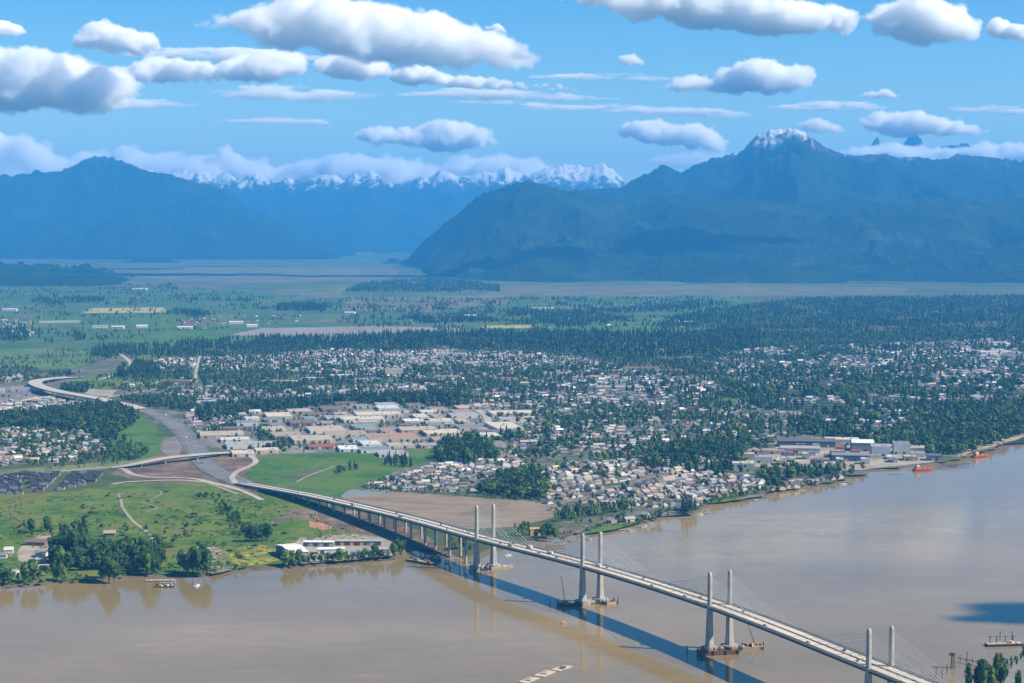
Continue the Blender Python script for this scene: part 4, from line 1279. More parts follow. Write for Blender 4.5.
m_teal = plain('teal_roof', (0.22, 0.33, 0.36), (0.17, 0.27, 0.30), .3)
m_terra = plain('terracotta_roof', (0.46, 0.27, 0.19), (0.38, 0.22, 0.155), .3)
m_cream = plain('cream_roof', (0.66, 0.58, 0.45), (0.56, 0.49, 0.38), .2)
m_tanroof = plain('sandy_roof', (0.52, 0.43, 0.33), (0.44, 0.36, 0.28), .2)
m_white = plain('white_roof', (0.80, 0.80, 0.78), (0.68, 0.68, 0.67), .2)
m_bluewall = plain('blue_wall', (0.15, 0.18, 0.25), (0.11, 0.14, 0.20), .3)
IND = 'in the industrial area'
shed_specs = [
    (222, 436, 95, 38, 9, m_tanroof, 'beige', 'sandy roofed warehouse closest to the multilane road'),
    (235, 441, 62, 22, 8, 'white', 'white', 'white roofed row shed before the sandy warehouse'),
    (243, 447, 70, 30, 10, 'light grey', 'white', 'pale grey shed with white walls by the tree strip'),
    (243, 455, 45, 26, 9, m_cream, 'cream', 'cream roofed shed at the end of the overpass road'),
    (262, 446, 46, 30, 9, 'light grey', 'cream', 'light grey shed right of the cream shed'),
    (267, 452, 48, 20, 9, m_cream, 'cream', 'sand coloured building by the gravel heap'),
    (274, 431, 52, 34, 9, m_tanroof, 'white', 'sandy roofed shed past the tree strip'),
    (287, 437, 64, 44, 9, 'tan', 'beige', 'tan roofed shed in the middle yards'),
    (302, 424, 60, 34, 9, 'brown', 'brown', 'dark brown roofed shed among the yards'),
    (312, 441, 86, 40, 10, m_tanroof, 'cream', 'broad sandy roof shed before the terracotta ones'),
    (322, 448, 60, 22, 8, 'red', 'brown', 'low red brown shed at the pasture edge'),
    (326, 431, 80, 40, 9, m_tanroof, 'white', 'sandy roofed shed with white walls in the middle row'),
    (346, 436, 90, 40, 9, 'tan', 'cream', 'tan shed left of the terracotta shed'),
    (348, 450, 40, 28, 8, m_white, 'white', 'bright white shed at the pasture edge'),
    (362, 421, 100, 30, 11, m_cream, 'white', 'long cream roofed warehouse at the far left of the back row'),
    (378, 416, 110, 34, 10, m_cream, 'cream', 'long cream roofed warehouse in the back row'),
    (366, 441, 60, 24, 9, m_teal, 'white', 'teal roofed shed beside the terracotta shed'),
    (392, 439, 110, 44, 10, m_terra, 'cream', 'large terracotta roofed warehouse'),
    (374, 451, 62, 30, 8, 'bluish', 'white', 'blue grey shed behind the pasture'),
    (392, 455, 58, 26, 8, 'light grey', 'white', 'light grey shed behind the poplars'),
    (416, 423, 60, 24, 11, m_white, 'cream', 'white shed in the back row of the yards'),
    (438, 423, 66, 26, 11, m_cream, 'white', 'pale yellow shed beside the white shed in the back row'),
    (418, 431, 84, 34, 9, m_tanroof, 'beige', 'sandy shed behind the terracotta warehouse'),
    (442, 434, 82, 36, 9, m_cream, 'cream', 'cream shed right of the terracotta warehouse'),
    (448, 441, 70, 28, 9, 'tan', 'beige', 'tan shed before the curving street'),
    (464, 417, 70, 30, 10, 'light grey', 'white', 'light grey shed by the curving street'),
    (470, 429, 60, 34, 9, 'grey', 'cream', 'grey shed inside the bend of the curving street'),
    (486, 446, 80, 30, 9, 'grey', 'beige', 'low grey shed behind the dark trees'),
    (504, 428, 62, 56, 10, m_cream, 'white', 'large cream roofed hall right of the curving street'),
    (512, 415, 110, 34, 11, m_cream, 'cream', 'long cream school building among trees'),
    (340, 419, 70, 24, 9, 'light grey', 'white', 'light grey shed left of the cream back row'),
    (255, 413, 30, 20, 9, m_white, 'white', 'small white block at the tree belt'),
    (238, 411, 26, 16, 9, 'light grey', 'white', 'small grey block at the tree belt'),
    (272, 421, 40, 22, 8, 'grey', 'grey', 'grey yard building behind the tree strip'),
    (400, 447, 54, 24, 9, m_tanroof, 'cream', 'sandy shed in front of the terracotta warehouse'),
    (430, 447, 46, 20, 9, 'light grey', 'beige', 'grey shed in front of the cream shed'),
]
for q in shed_specs:
    shed(q[0], q[1], q[2] * .92, q[3] * 2.0, q[4] * .6, q[5], q[6], q[7], rz=0.22 + rnd.uniform(-.03, .03), doors=4, units=3)
# smaller sheds that fill the yards between them
IQ = world_poly([(192, 437), (220, 425), (270, 410), (350, 402), (460, 404), (520, 410), (530, 420), (512, 438), (470, 446), (430, 448), (330, 450), (262, 453), (205, 446)])
fill_kinds = [(m_tanroof, 'beige', 'sandy'), (m_cream, 'cream', 'cream'), ('tan', 'beige', 'tan'), ('brown', 'beige', 'dark brown'), (m_teal, 'cream', 'teal'), ('light grey', 'white', 'light grey'), ('grey', 'grey', 'grey'), ('white', 'white', 'white'), (m_terra, 'cream', 'terracotta'), ('brown', 'brown', 'brown'), ('bluish', 'white', 'blue grey')]
a = np.array(IQ)
nfill = 0
for _ in range(2600):
    x, y = rnd.uniform(a[:, 0].min(), a[:, 0].max()), rnd.uniform(a[:, 1].min(), a[:, 1].max())
    w, d = rnd.uniform(24, 60), rnd.uniform(34, 85)
    pts = np.array([(x + i * w / 2, y + j * d / 2) for i in (-1.15, 0, 1.15) for j in (-1.15, 0, 1.15)])
    if nfill > 62 or not inside(pts[:, 0], pts[:, 1], IQ).all() or any(inside(pts[:, 0], pts[:, 1], q).any() for q in EXCL) or not road_clear(pts[:, 0], pts[:, 1], 3).all():
        continue
    q = rnd.choice(fill_kinds)
    X_, Y_ = project(x, y, LAND_Z)
    row = 'back' if Y_ < 424 else ('middle' if Y_ < 437 else 'front')
    o = shed(X_, Y_, w, d, rnd.uniform(4.3, 6), q[0], q[1], 'small %s roofed workshop in the %s yards of the industrial area' % (q[2], row), rz=.22, doors=2, units=1, name='workshop', cat='workshop')
    o['group'] = 'small %s roofed workshops in the %s yards' % (q[2], row)
    nfill += 1
# town blocks farther off
for q in [
    (176, 384, 78, 32, 10, 'red', 'beige', 'red roofed mall beyond the flyover'),
    (642, 371, 110, 30, 11, 'red', 'beige', 'long red roofed school in the town'), (668, 373, 80, 26, 10, 'red', 'cream', 'shorter red roofed building beside the long school'),
    (505, 382, 60, 26, 11, 'red', 'cream', 'reddish shop block in mid town'), (447, 380, 70, 24, 11, 'grey', 'cream', 'grey roofed apartment block in mid town'),
    (394, 377, 50, 24, 22, 'light grey', 'cream', 'tall pale apartment block with a clock like gable'), (452, 357, 90, 26, 12, m_cream, 'white', 'pale school block at the town edge'),
    (620, 390, 120, 40, 9, m_tanroof, 'cream', 'broad sandy roofed arena in the town'), (612, 383, 90, 24, 9, 'bluish', 'white', 'blue grey store beside the arena'),
    (556, 376, 70, 26, 10, 'tan', 'cream', 'tan store block in mid town'), (345, 378, 80, 30, 9, m_white, 'white', 'white store block on the highway'),
    (368, 382, 70, 26, 9, 'light grey', 'white', 'light grey store beside the white store'), (280, 384, 90, 30, 9, m_tanroof, 'cream', 'sandy store by the town street'),
    (315, 381, 70, 28, 9, m_cream, 'white', 'cream store between two grey ones'), (18, 396, 60, 30, 9, 'dark grey', 'grey', 'dark roofed shed on the parking ground'),
    (30, 391, 90, 26, 9, 'grey', 'white', 'grey roofed store at the flyover'), (-10, 393, 70, 26, 9, m_tanroof, 'cream', 'sandy store at the picture edge by the parking ground'),
    (995, 354, 110, 30, 9, m_white, 'white', 'white roofed store in the woods'), (960, 350, 70, 28, 9, 'light grey', 'white', 'grey store beside the white one in the woods'),
    (668, 352, 80, 30, 9, 'light grey', 'white', 'pale shed beyond the tree belt'),
    (140, 290, 90, 40, 9, m_white, 'white', 'large white barn alone on the plain'), (242, 275, 100, 40, 11, m_white, 'white', 'white farm buildings far on the plain'),
    (236, 324, 60, 24, 9, m_white, 'white', 'white barn by the tilled field'), (252, 327, 44, 22, 8, m_white, 'white', 'smaller white barn by the tilled field'),
    (100, 328, 60, 24, 8, 'light grey', 'white', 'grey farm shed below the pasture'), (118, 328.5, 50, 22, 8, m_white, 'white', 'white farm shed below the pasture'),
    (142, 327.5, 46, 22, 8, m_white, 'white', 'white farm shed right of two others'), (185, 329, 60, 22, 8, m_white, 'white', 'white shed at the edge of the tree belt'),
    (10, 311, 70, 26, 9, m_white, 'white', 'white barn at the far left of the fields'), (542, 309.5, 120, 30, 8, m_cream, 'white', 'long cream greenhouse in the green fields'),
    (470, 317, 60, 30, 8, m_white, 'white', 'white farmhouse barn among dark trees'), (350, 314, 50, 30, 8, m_white, 'white', 'white barn beyond the berry field'),
    (686, 324, 60, 30, 9, m_white, 'white', 'white barn at the woodland edge'), (60, 322.5, 170, 50, 5, 'light grey', 'white', 'very long pale greenhouse on the fields'),
]:
    shed(*q, cat='building', name='building', rz=rnd.uniform(-.1, .25), doors=3 if q[1] > 340 else 0, units=2 if q[1] > 340 else 0, pitch=0 if q[1] > 340 else 3)
# waterfront mill
MILL = [
    (806, 446, 150, 34, 14, 'dark grey', m_bluewall, 'long dark blue roofed mill shed', 4), (800, 452, 100, 26, 11, 'light grey', 'white', 'long white walled mill shed before the blue one', 3),
    (768, 453, 78, 30, 8, m_terra, 'cream', 'low terracotta roofed mill shed', 0), (842, 444, 90, 34, 13, m_cream, 'cream', 'cream mill hall behind the blue sheds', 0),
    (862, 450, 56, 40, 20, m_white, 'grey', 'tall white mill hall with grey walls', 4), (880, 455, 46, 36, 22, 'light grey', 'white', 'tall white walled mill block', 0),
    (901, 453, 40, 34, 24, 'bluish', 'white', 'tall blue grey mill block with a rooftop tower', 0), (850, 460, 90, 28, 13, 'grey', m_bluewall, 'grey mill shed with dark blue walls', 3),
    (918, 452, 60, 34, 12, m_tanroof, 'beige', 'sandy mill shed at the river end', 0), (832, 459, 40, 22, 9, 'red', 'brown', 'red mill shed in the yard', 0),
    (815, 470, 70, 30, 8, 'light grey', 'grey', 'pale flat mill shed near the trees', 0), (786, 461, 44, 24, 8, m_tanroof, 'white', 'small sandy shed left of the mill', 0),
    (742, 466, 60, 26, 8, m_cream, 'white', 'cream store at the mill road', 0), (934, 460, 34, 22, 12, 'dark grey', 'grey', 'dark shed at the mill wharf', 2),
]
for q in MILL:
    shed(q[0], q[1], q[2] * .72, q[3] * 1.2, q[4] * .8, *q[5:8], cat='mill building', name='mill_building', rz=-.12, pitch=q[8], doors=4, units=3)
MQ = world_poly([(738, 466), (744, 451), (780, 441), (880, 441), (924, 447), (932, 460), (900, 464), (862, 468), (836, 468), (800, 466)])
a = np.array(MQ)
nfill = 0
for _ in range(2000):
    x, y = rnd.uniform(a[:, 0].min(), a[:, 0].max()), rnd.uniform(a[:, 1].min(), a[:, 1].max())
    w, d = rnd.uniform(10, 30), rnd.uniform(10, 34)
    pts = np.array([(x + i * w / 2, y + j * d / 2) for i in (-1.1, 0, 1.1) for j in (-1.1, 0, 1.1)])
    if nfill > 34 or not inside(pts[:, 0], pts[:, 1], MQ).all() or any(inside(pts[:, 0], pts[:, 1], q).any() for q in EXCL):
        continue
    q = rnd.choice([(m_terra, 'brown', 'orange red'), ('red', 'brown', 'red'), (m_cream, 'cream', 'cream'), ('light grey', 'white', 'light grey'), ('white', 'white', 'white'), ('grey', 'grey', 'grey'), (m_tanroof, 'beige', 'sandy')])
    X_, Y_ = project(x, y, LAND_Z)
    o = shed(X_, Y_, w, d, rnd.uniform(4, 11), q[0], q[1], 'small %s mill outbuilding crowded into the waterfront yard' % q[2], rz=-.12, doors=2, units=1, name='mill_outbuilding', cat='outbuilding')
    o['group'] = '%s mill outbuildings' % q[2]
    nfill += 1
# riverside sheds under the approach
shed(292, 556, 24, 62, 10, m_white, m_bluewall, 'big white roofed boat shed with dark blue wall', cat='shed', name='shed', rz=.42, pitch=3.2, doors=0)
shed(299, 561, 16, 26, 7, 'bluish', 'white', 'pale blue roofed shed beside the boat shed', cat='shed', name='shed', rz=.42, pitch=2, doors=2)
shed(319, 546, 40, 11, 6, m_white, 'grey', 'long white roofed storage shed in the yard', cat='shed', name='shed', rz=-.05, pitch=1.2, doors=6)
shed(350, 545, 38, 11, 6, m_tanroof, 'brown', 'long sandy roofed storage shed in the yard', cat='shed', name='shed', rz=-.05, pitch=1.2, doors=6)
shed(372, 545, 26, 10, 6, 'light grey', 'grey', 'short grey shed in the yard', cat='shed', name='shed', rz=-.05, pitch=1.2, doors=3)
shed(331, 553, 34, 12, 6, m_white, 'white', 'white shed in the middle of the yard', cat='shed', name='shed', rz=.15, pitch=1.4, doors=3)
shed(362, 556, 30, 12, 6, 'bluish', 'white', 'pale blue shed behind the riverside trees', cat='shed', name='shed', rz=.1, pitch=1.4, doors=3)
shed(383, 554, 24, 12, 7, 'light grey', 'white', 'light grey shed at the yard end', cat='shed', name='shed', rz=.1, pitch=1.6, doors=2)
shed(535, 535, 15, 12, 9, plain('yellow_roof', (0.62, 0.42, 0.12)), plain('yellow_wall', (0.66, 0.46, 0.14)), 'bright yellow building by the first tower', cat='building', name='building', rz=.2, pitch=1.2, doors=1)

HOUSE_SPOTS = [  # px, py, length, width, height, roof, wall, label
    (37, 545, 26, 12, 8, 'brown', 'brown', 'long brown farmhouse beside the tall trees'), (48, 541, 14, 10, 7, 'tan', 'beige', 'tan outbuilding behind the brown farmhouse'),
    (9, 553, 11, 9, 8, 'white', 'white', 'small white house at the left edge by the river'), (42, 556, 13, 10, 7, 'grey', 'white', 'grey roofed cabin before the farmhouse'),
    (41, 562, 12, 9, 6, 'light grey', 'white', 'pale roofed cabin nearer the river'), (44, 569, 12, 9, 6, 'tan', 'beige', 'tan cabin by the river trees'),
    (13, 574, 12, 9, 6, 'light grey', 'white', 'grey roofed hut on the bank at the left edge'), (110, 536, 15, 11, 8, 'pinkish', 'brown', 'lone pinkish roofed house behind the tree row'),
    (204, 552, 16, 10, 6, 'light grey', 'beige', 'pale shack among the riverside trees'), (2, 558, 12, 9, 7, 'grey', 'white', 'grey house partly cut by the left edge'),
]
def make_house(mesh_cache, L, Wd, H, roof, wall):
    """one house: wall block, gabled roof with eaves, a door and a window each on the sunny side"""
    key = (roof, wall)
    if key not in mesh_cache:
        mb = MB()
        mb.add([tuple(p) for p in HV[:10]], [(0, 1, 5, 4), (1, 2, 6, 9, 5), (2, 3, 7, 6), (3, 0, 4, 8, 7)])
        w = mb.mesh('wall', WM[wall])
        mb = MB()
        t = .035
        mb.add([tuple(p) for p in HV[10:]] + [(p[0], p[1], p[2] + t) for p in HV[10:]],
               [(0, 4, 5, 1), (3, 2, 5, 4), (6, 7, 11, 10), (8, 9, 10, 11), (0, 1, 7, 6), (2, 3, 9, 8), (0, 6, 10, 4), (4, 10, 9, 3), (1, 5, 11, 7), (5, 2, 8, 11)])
        r = mb.mesh('roof', RM[roof])
        mb = MB()
        mb.box((.18, -.503, .34), (.16, .02, .17)); mb.box((-.22, -.503, .34), (.2, .02, .17)); mb.box((.503, .1, .34), (.02, .22, .17)); mb.box((-.503, .1, .34), (.02, .22, .17))
        g = mb.mesh('window', m_glass)
        mesh_cache[key] = (w, r, g)
    return mesh_cache[key]


HC = {}


def put_house(x, y, rz, L, Wd, H, roof, wall, label, group, name='house', cat='house'):
    w, r, g = make_house(HC, L, Wd, H, roof, wall)
    o = empty(name, (x, y, LAND_Z), rz, label=label, cat=cat, group=group)
    o.scale = (L, Wd, H)
    link('wall', w, o); link('roof', r, o)
    return o


for px, py, L, Wd, H, rf, wl_, lb in HOUSE_SPOTS:
    p = G(px, py, LAND_Z)
    put_house(p.x, p.y, rnd.uniform(-.2, .2), L, Wd, H, rf, wl_, lb, None)
    EXCL.append([(p.x - 10, p.y - 10), (p.x + 10, p.y - 10), (p.x + 10, p.y + 10), (p.x - 10, p.y + 10)])

# dark townhouse rows on the left
TW = [(-60, 490), (0, 477), (60, 475), (104, 474), (98, 482), (70, 489), (40, 493), (0, 496), (-60, 500)]
Wq = world_poly(TW)
a0 = np.array(Wq).mean(0)
cnt = 0
for iu in range(-22, 23):
    for iv in range(-8, 9):
        u, v = iu * 13.0 + (18 if iu > 2 else 0), iv * 22 + (2 if iv % 2 else -2)
        rz = .1
        x, y = a0[0] + u * math.cos(rz) - v * math.sin(rz), a0[1] + u * math.sin(rz) + v * math.cos(rz)
        X_, Y_ = project(x, y, LAND_Z)
        if not bool(inside(np.array(x), np.array(y), Wq)) or X_ < -12 or rnd.random() < .06 or (20 < X_ < 27 and Y_ > 478) or (24 < X_ < 31 and Y_ > 485):
            continue
        nrow = 'front' if Y_ > 487 else ('middle' if Y_ > 481 else 'back')
        put_house(x, y, rz + rnd.choice([0, math.pi / 2]), rnd.uniform(10.5, 12.4), rnd.uniform(10.5, 12.2), rnd.uniform(7, 9.5), rnd.choice(['charcoal', 'charcoal', 'charcoal', 'dark navy', 'dark navy', 'dark grey']) if 'dark navy' in RM else 'dark grey', rnd.choice(['grey', 'brown', 'grey', 'beige']),
                  'dark roofed townhouse in the ' + nrow + ' rows of the dense estate by the meadow', 'dark townhouses, ' + nrow + ' rows', name='townhouse', cat='townhouse')
        cnt += 1
EXCL.append(Wq)

# ---- suburbs
mix1 = [('white', .9), ('light grey', 2.4), ('grey', 3), ('tan', 1.5), ('pinkish', 1.7), ('brown', 2.4), ('dark grey', 2.4), ('red', .12), ('bluish', .7)]
mix2 = [('white', .6), ('light grey', 2.4), ('grey', 3), ('tan', 1.4), ('pinkish', 1.0), ('brown', 2.0), ('dark grey', 2.4), ('red', .08), ('bluish', .7)]
houses([(362, 489), (376, 482), (420, 470), (450, 460), (500, 452), (530, 456), (520, 470), (500, 482), (470, 492), (420, 491)], 16, 23, .82, mix1, 'behind the ploughed field', .30, size=.9, clump=.6)
houses([(545, 505), (530, 490), (548, 470), (570, 462), (620, 462), (690, 472), (745, 476), (770, 478), (760, 488), (720, 498), (690, 507), (650, 508), (610, 506), (570, 502)], 16, 23, .82, mix1, 'in the riverside suburb right of the bridge', .62, size=.9, clump=.6)
houses([(576, 530), (600, 518), (640, 513), (672, 510), (700, 501), (690, 509), (662, 515), (630, 524), (600, 528)], 24, 22, .75, mix2, 'on the river edge by the second tower', .55)
houses([(762, 492), (790, 484), (830, 477), (848, 474), (838, 479), (800, 487), (776, 491)], 17, 18, .8, mix2, 'on the river edge before the mill', .4)
houses([(472, 448), (486, 425), (540, 405), (600, 396), (680, 400), (740, 410), (790, 432), (770, 440), (740, 446), (735, 470), (690, 470), (620, 460), (560, 456), (520, 456)], 17, 27, .60, mix2, 'among trees in the middle of town', .15, clump=1.8)
houses([(440, 404), (470, 390), (560, 372), (690, 372), (740, 392), (700, 402), (600, 396), (530, 408), (480, 410)], 17, 25, .62, mix2, 'in mid town', .05, clump=1.5)
houses([(130, 372), (160, 360), (260, 356), (330, 350), (420, 350), (540, 354), (600, 362), (640, 372), (560, 372), (470, 388), (420, 380), (330, 374), (220, 372)], 17, 25, .72, mix2, 'in the far part of town', -.25, clump=1.0)
houses([(150, 396), (200, 388), (330, 388), (440, 384), (460, 392), (430, 402), (340, 396), (230, 404), (180, 408)], 17, 26, .7, mix2, 'between the flyover and the industrial area', .1, clump=1.2)
houses([(182, 426), (190, 412), (220, 408), (250, 414), (230, 424), (205, 434)], 17, 24, .6, mix2, 'beside the multilane road', .2)
houses([(-80, 466), (-80, 432), (0, 428), (40, 428), (80, 432), (112, 444), (100, 456), (60, 462), (0, 466)], 16, 24, .62, mix1, 'in the wooded suburb inside the road curve', .2, clump=1.2)
houses([(-80, 420), (-80, 404), (0, 402), (60, 398), (90, 404), (60, 412), (0, 416)], 16, 22, .7, mix2, 'under the flyover', .1)
houses([(-60, 384), (20, 376), (60, 374), (30, 380), (-60, 390)], 22, 24, .55, mix2, 'by the flyover bend', .1)
houses([(690, 372), (740, 350), (860, 345), (1000, 340), (1200, 335), (1200, 385), (1024, 410), (960, 404), (930, 420), (860, 428), (800, 428), (740, 408)], 19, 28, .46, mix2, 'scattered in the woods', .1, clump=3.5)
houses([(840, 436), (870, 424), (910, 418), (930, 426), (912, 438)], 17, 24, .6, mix2, 'behind the mill', .1)
houses([(880, 345), (1024, 338), (1200, 335), (1200, 350), (1024, 356), (900, 356)], 20, 30, .4, mix2, 'scattered in the woods', .1)
houses([(0, 320), (30, 318), (34, 336), (0, 338)], 30, 40, .35, mix2, 'on the farms', .1)
houses([(160, 318), (300, 316), (300, 328), (200, 330)], 60, 90, .3, mix2, 'on the farms', .1)
houses([(340, 320), (700, 318), (700, 330), (480, 330)], 90, 150, .25, mix2, 'on the farms', .1)

# ---- trees: the riverside in detail
BK = 'on the left river bank'
for x, y, h in [(56, 561, 27), (62, 563, 29), (68, 562, 32), (74, 564, 33), (80, 563, 31), (86, 563, 30), (60, 566, 24), (77, 567, 25), (92, 560, 24)]:
    tree_at(x, y, h, 0, 'in the tall dark clump beside the brown farmhouse', tone=.6, wide=.85)
for k in range(26):
    tree_at(90 + k * 2.5, 560 + rnd.uniform(-2, 2), rnd.uniform(17, 23), 0, 'in the dark tree row across the meadow bottom', tone=.62, wide=.8)
for k in range(8):
    tree_at(86 + k * 8, 552 + rnd.uniform(-3, 3), rnd.uniform(9, 13), 0, 'behind the dark tree row', tone=.9, wide=1)
for x, y, h in [(103, 580, 22), (109, 581, 27), (114, 581, 25), (106, 578, 24)]:
    tree_at(x, y, h, 0, 'at the water in front of the dark tree row', tone=.75, wide=.95)
for x, y, h in [(2, 583, 18), (10, 584, 16), (18, 582, 12), (26, 583, 22), (33, 582, 24), (40, 580, 14), (56, 580, 18), (62, 581, 16), (48, 576, 12)]:
    tree_at(x, y, h, 0, 'along the left end of the bank', tone=.85, wide=1)
for x, y, h in [(147, 575, 30), (153, 574, 33), (158, 572, 26), (136, 572, 14), (128, 574, 12)]:
    tree_at(x, y, h, 0, 'in the slim clump beside the grey mooring', tone=.7, wide=.72)
for x, y, h in [(184, 572, 22), (188, 575, 26), (193, 573, 28), (198, 575, 29), (204, 574, 30), (208, 575, 24), (180, 568, 18)]:
    tree_at(x, y, h, 0, 'in the tall clump behind the white boat', tone=.72, wide=.75)
for k in range(14):
    tree_at(62 + rnd.uniform(-40, 16), 536 + rnd.uniform(-6, 6), rnd.uniform(8, 15), 0, 'around the brown farmhouse', tone=.85)
for x, y, h in [(81, 536, 16), (84, 533, 17), (87, 540, 14), (79, 530, 12)]:
    tree_at(x, y, h, 1, 'standing in the meadow above the tall clump', tone=.9, wide=1.4)
for x, y, h in [(246, 541, 15), (251, 542, 17), (256, 542, 19), (262, 541, 20), (268, 541, 17), (258, 538, 15), (240, 538, 9)]:
    tree_at(x, y, h, 0, 'in the dark clump left of the boat shed', tone=.62, wide=.85)
for x, y, h in [(228, 520, 8), (234, 524, 9), (240, 527, 10), (244, 531, 11), (222, 515, 7), (236, 529, 8), (220, 508, 6), (213, 498, 7), (206, 499, 8), (200, 499, 7)]:
    tree_at(x, y, h, 0, 'in the hedge line across the meadow', tone=.7, wide=1.5)
for k in range(20):
    x = 286 + k * 6.0 + rnd.uniform(-1, 1)
    tree_at(x, 565.5 - (x - 286) * .075 + rnd.uniform(-.6, .6), rnd.uniform(8, 17), 0, 'along the river in front of the sheds', tone=.9, wide=1)
for x, y, h in [(398, 553, 16), (402, 552, 14), (405, 549, 11), (392, 556, 12)]:
    tree_at(x, y, h, 0, 'at the river end of the shed yard', tone=.85, wide=1)
for k in range(30):
    tree_at(556 + k * 2.7 + rnd.uniform(-1, 1), 522 - k * .42 + rnd.uniform(-1, 1), rnd.uniform(11, 15), 0, 'in the poplar row behind the second tower', tone=1.0, wide=.75)
for x, y, h in [(520, 534, 12), (524, 536, 14), (528, 533, 11), (543, 540, 15), (546, 538, 18), (550, 538, 17), (554, 540, 13), (515, 530, 9), (541, 536, 12)]:
    tree_at(x, y, h, 0, 'around the yellow building', tone=.75, wide=.95)
for x, y, h in [(448, 548, 11), (455, 551, 12), (462, 549, 13), (470, 552, 11), (452, 543, 10), (476, 549, 9), (490, 545, 8), (500, 542, 8)]:
    tree_at(x, y, h, 0, 'beneath the bridge behind the first tower', tone=.75, wide=1.1)
for x, y, h in [(646, 522, 9), (652, 521, 11), (656, 519, 10), (660, 519, 10), (640, 524, 7)]:
    tree_at(x, y, h, 0, 'in the clump on the right bank', tone=.9, wide=1.1)
for x, y, h in [(683, 513, 15), (687, 514, 17), (691, 512, 18), (695, 511, 16), (689, 510, 14)]:
    tree_at(x, y, h, 1, 'in the dark clump at the right bank suburb', tone=.8, wide=1.4)
for x, y, h in [(976, 688, 24), (983, 692, 30), (991, 690, 30), (998, 686, 32), (1004, 683, 30), (1011, 672, 16), (1016, 668, 15), (1021, 662, 14), (1024, 660, 20), (1018, 690, 22)]:
    tree_at(x, y, h, 0, 'on the near bank at the lower right corner', tone=.8, wide=.62)
for k in range(26):
    x = 700 + k * 6
    tree_at(x, float(interp(SHORE, x)) - 2.5, rnd.uniform(4, 8), 0, 'along the bank below the riverside suburb', tone=.9, wide=1.2)
for k in range(90):
    tree_at(52 + rnd.uniform(0, 112), 562 + rnd.uniform(-5, 10), rnd.uniform(9, 23), 0, 'in the dense riverside grove by the farmhouse', tone=.7, wide=1)
for k in range(26):
    tree_at(rnd.uniform(2, 235), 0, rnd.uniform(4, 8), 0, 'low on the left river bank', tone=1.0, wide=1.4)
    q = tree_pts[-1]; X_ = rnd.uniform(2, 240); p_ = G(X_, float(interp(SHORE, X_)) - rnd.uniform(1.8, 5), LAND_Z)
    tree_pts[-1] = (p_.x, p_.y, rnd.uniform(4, 9), rnd.uniform(2.2, 4.2), 0, q[5], q[6])
for k in range(30):
    X_ = rnd.uniform(284, 408); p_ = G(X_, float(interp(SHORE, X_)) - rnd.uniform(1.5, 4), LAND_Z)
    tree_pts.append((p_.x, p_.y, rnd.uniform(6, 15), rnd.uniform(2.4, 4.4), 0, rnd.uniform(.7, 1.1), 'along the river in front of the sheds'))
trees([(560, 545), (545, 540), (575, 528), (640, 516), (700, 502), (760, 488), (830, 478), (830, 484), (760, 494), (700, 507), (640, 523), (600, 529)], 40, .1, (5, 10), 'along the right bank houses', .9, gap=6)
for k in range(34):
    t = rnd.random()
    tree_at(214 + 34 * t + rnd.uniform(-5, 5), 498 + 36 * t + rnd.uniform(-2, 2), rnd.uniform(4, 9), 0, 'in the hedge line across the meadow', tone=.7, wide=1.5)
for k in range(34):
    tree_at(rnd.choice([rnd.gauss(78, 8), rnd.gauss(130, 25), rnd.gauss(180, 20)]), rnd.uniform(520, 556), rnd.uniform(4, 9), 0, 'scattered above the riverside grove', tone=.75, wide=1.5)
for k in range(9):
    tree_at(rnd.uniform(968, 1004), rnd.uniform(684, 692), rnd.uniform(20, 31), 0, 'on the near bank at the lower right corner', tone=.6, wide=.62)
trees([(775, 474), (800, 468), (840, 470), (870, 470), (850, 477), (800, 486)], 60, .2, (9, 18), 'between the mill and the river', .8, clump=1.5, gap=6)
# scattered shrubs in the meadow: their own kind
shrub_pts = []
for k in range(150):
    x, y = rnd.uniform(60, 300), rnd.uniform(492, 566)
    if not bool(inside(np.array(x), np.array(y), [(80, 500), (120, 490), (240, 492), (280, 505), (300, 530), (280, 545), (230, 565), (60, 570), (60, 540)])):
        continue
    shrub_pts.append((x, y, rnd.uniform(2.2, 4.5)))

# ---- hedges, belts and woods
trees([(192, 436), (220, 425), (270, 410), (350, 402), (460, 404), (520, 410), (530, 418), (518, 436), (470, 446), (430, 449), (330, 452), (262, 455)], 11, .2, (7, 14), 'in the industrial yards', .75, gap=3)
trees([(0, 428), (0, 418), (60, 412), (110, 404), (125, 410), (140, 420), (120, 434), (112, 446), (90, 434), (40, 428)], 95, .35, (16, 25), 'in the dark wood inside the road curve', .62, gap=7)
trees([(-80, 468), (-80, 428), (40, 428), (90, 432), (130, 442), (150, 452), (140, 460), (60, 466)], 75, .2, (9, 17), 'among the houses of the wooded suburb', .8, clump=1.6)
trees([(40, 470), (120, 458), (150, 452), (140, 462), (60, 472)], 25, .1, (7, 12), 'along the pale grass strip', .9)
trees([(120, 400), (160, 398), (200, 402), (190, 412), (150, 408)], 90, .4, (12, 20), 'beside the flyover', .7)
trees([(60, 388), (90, 386), (86, 394), (64, 392)], 90, .5, (14, 20), 'behind the flyover', .65)
trees([(262, 447), (256, 436), (262, 426), (280, 432), (290, 444), (280, 452)], 120, .2, (9, 15), 'in the tree strip between warehouses', .8, gap=6)
trees([(195, 412), (220, 407), (300, 402), (440, 396), (470, 400), (460, 408), (340, 404), (250, 414), (200, 424)], 95, .55, (15, 25), 'in the tree belt behind the industrial area', .62, gap=6)
trees([(205, 433), (240, 420), (246, 424), (214, 437)], 90, .3, (10, 16), 'beside the multilane road', .75)
trees([(435, 462), (440, 446), (470, 440), (492, 446), (496, 460), (466, 466)], 110, .45, (16, 26), 'in the tall clump beside the pasture', .7, gap=5)
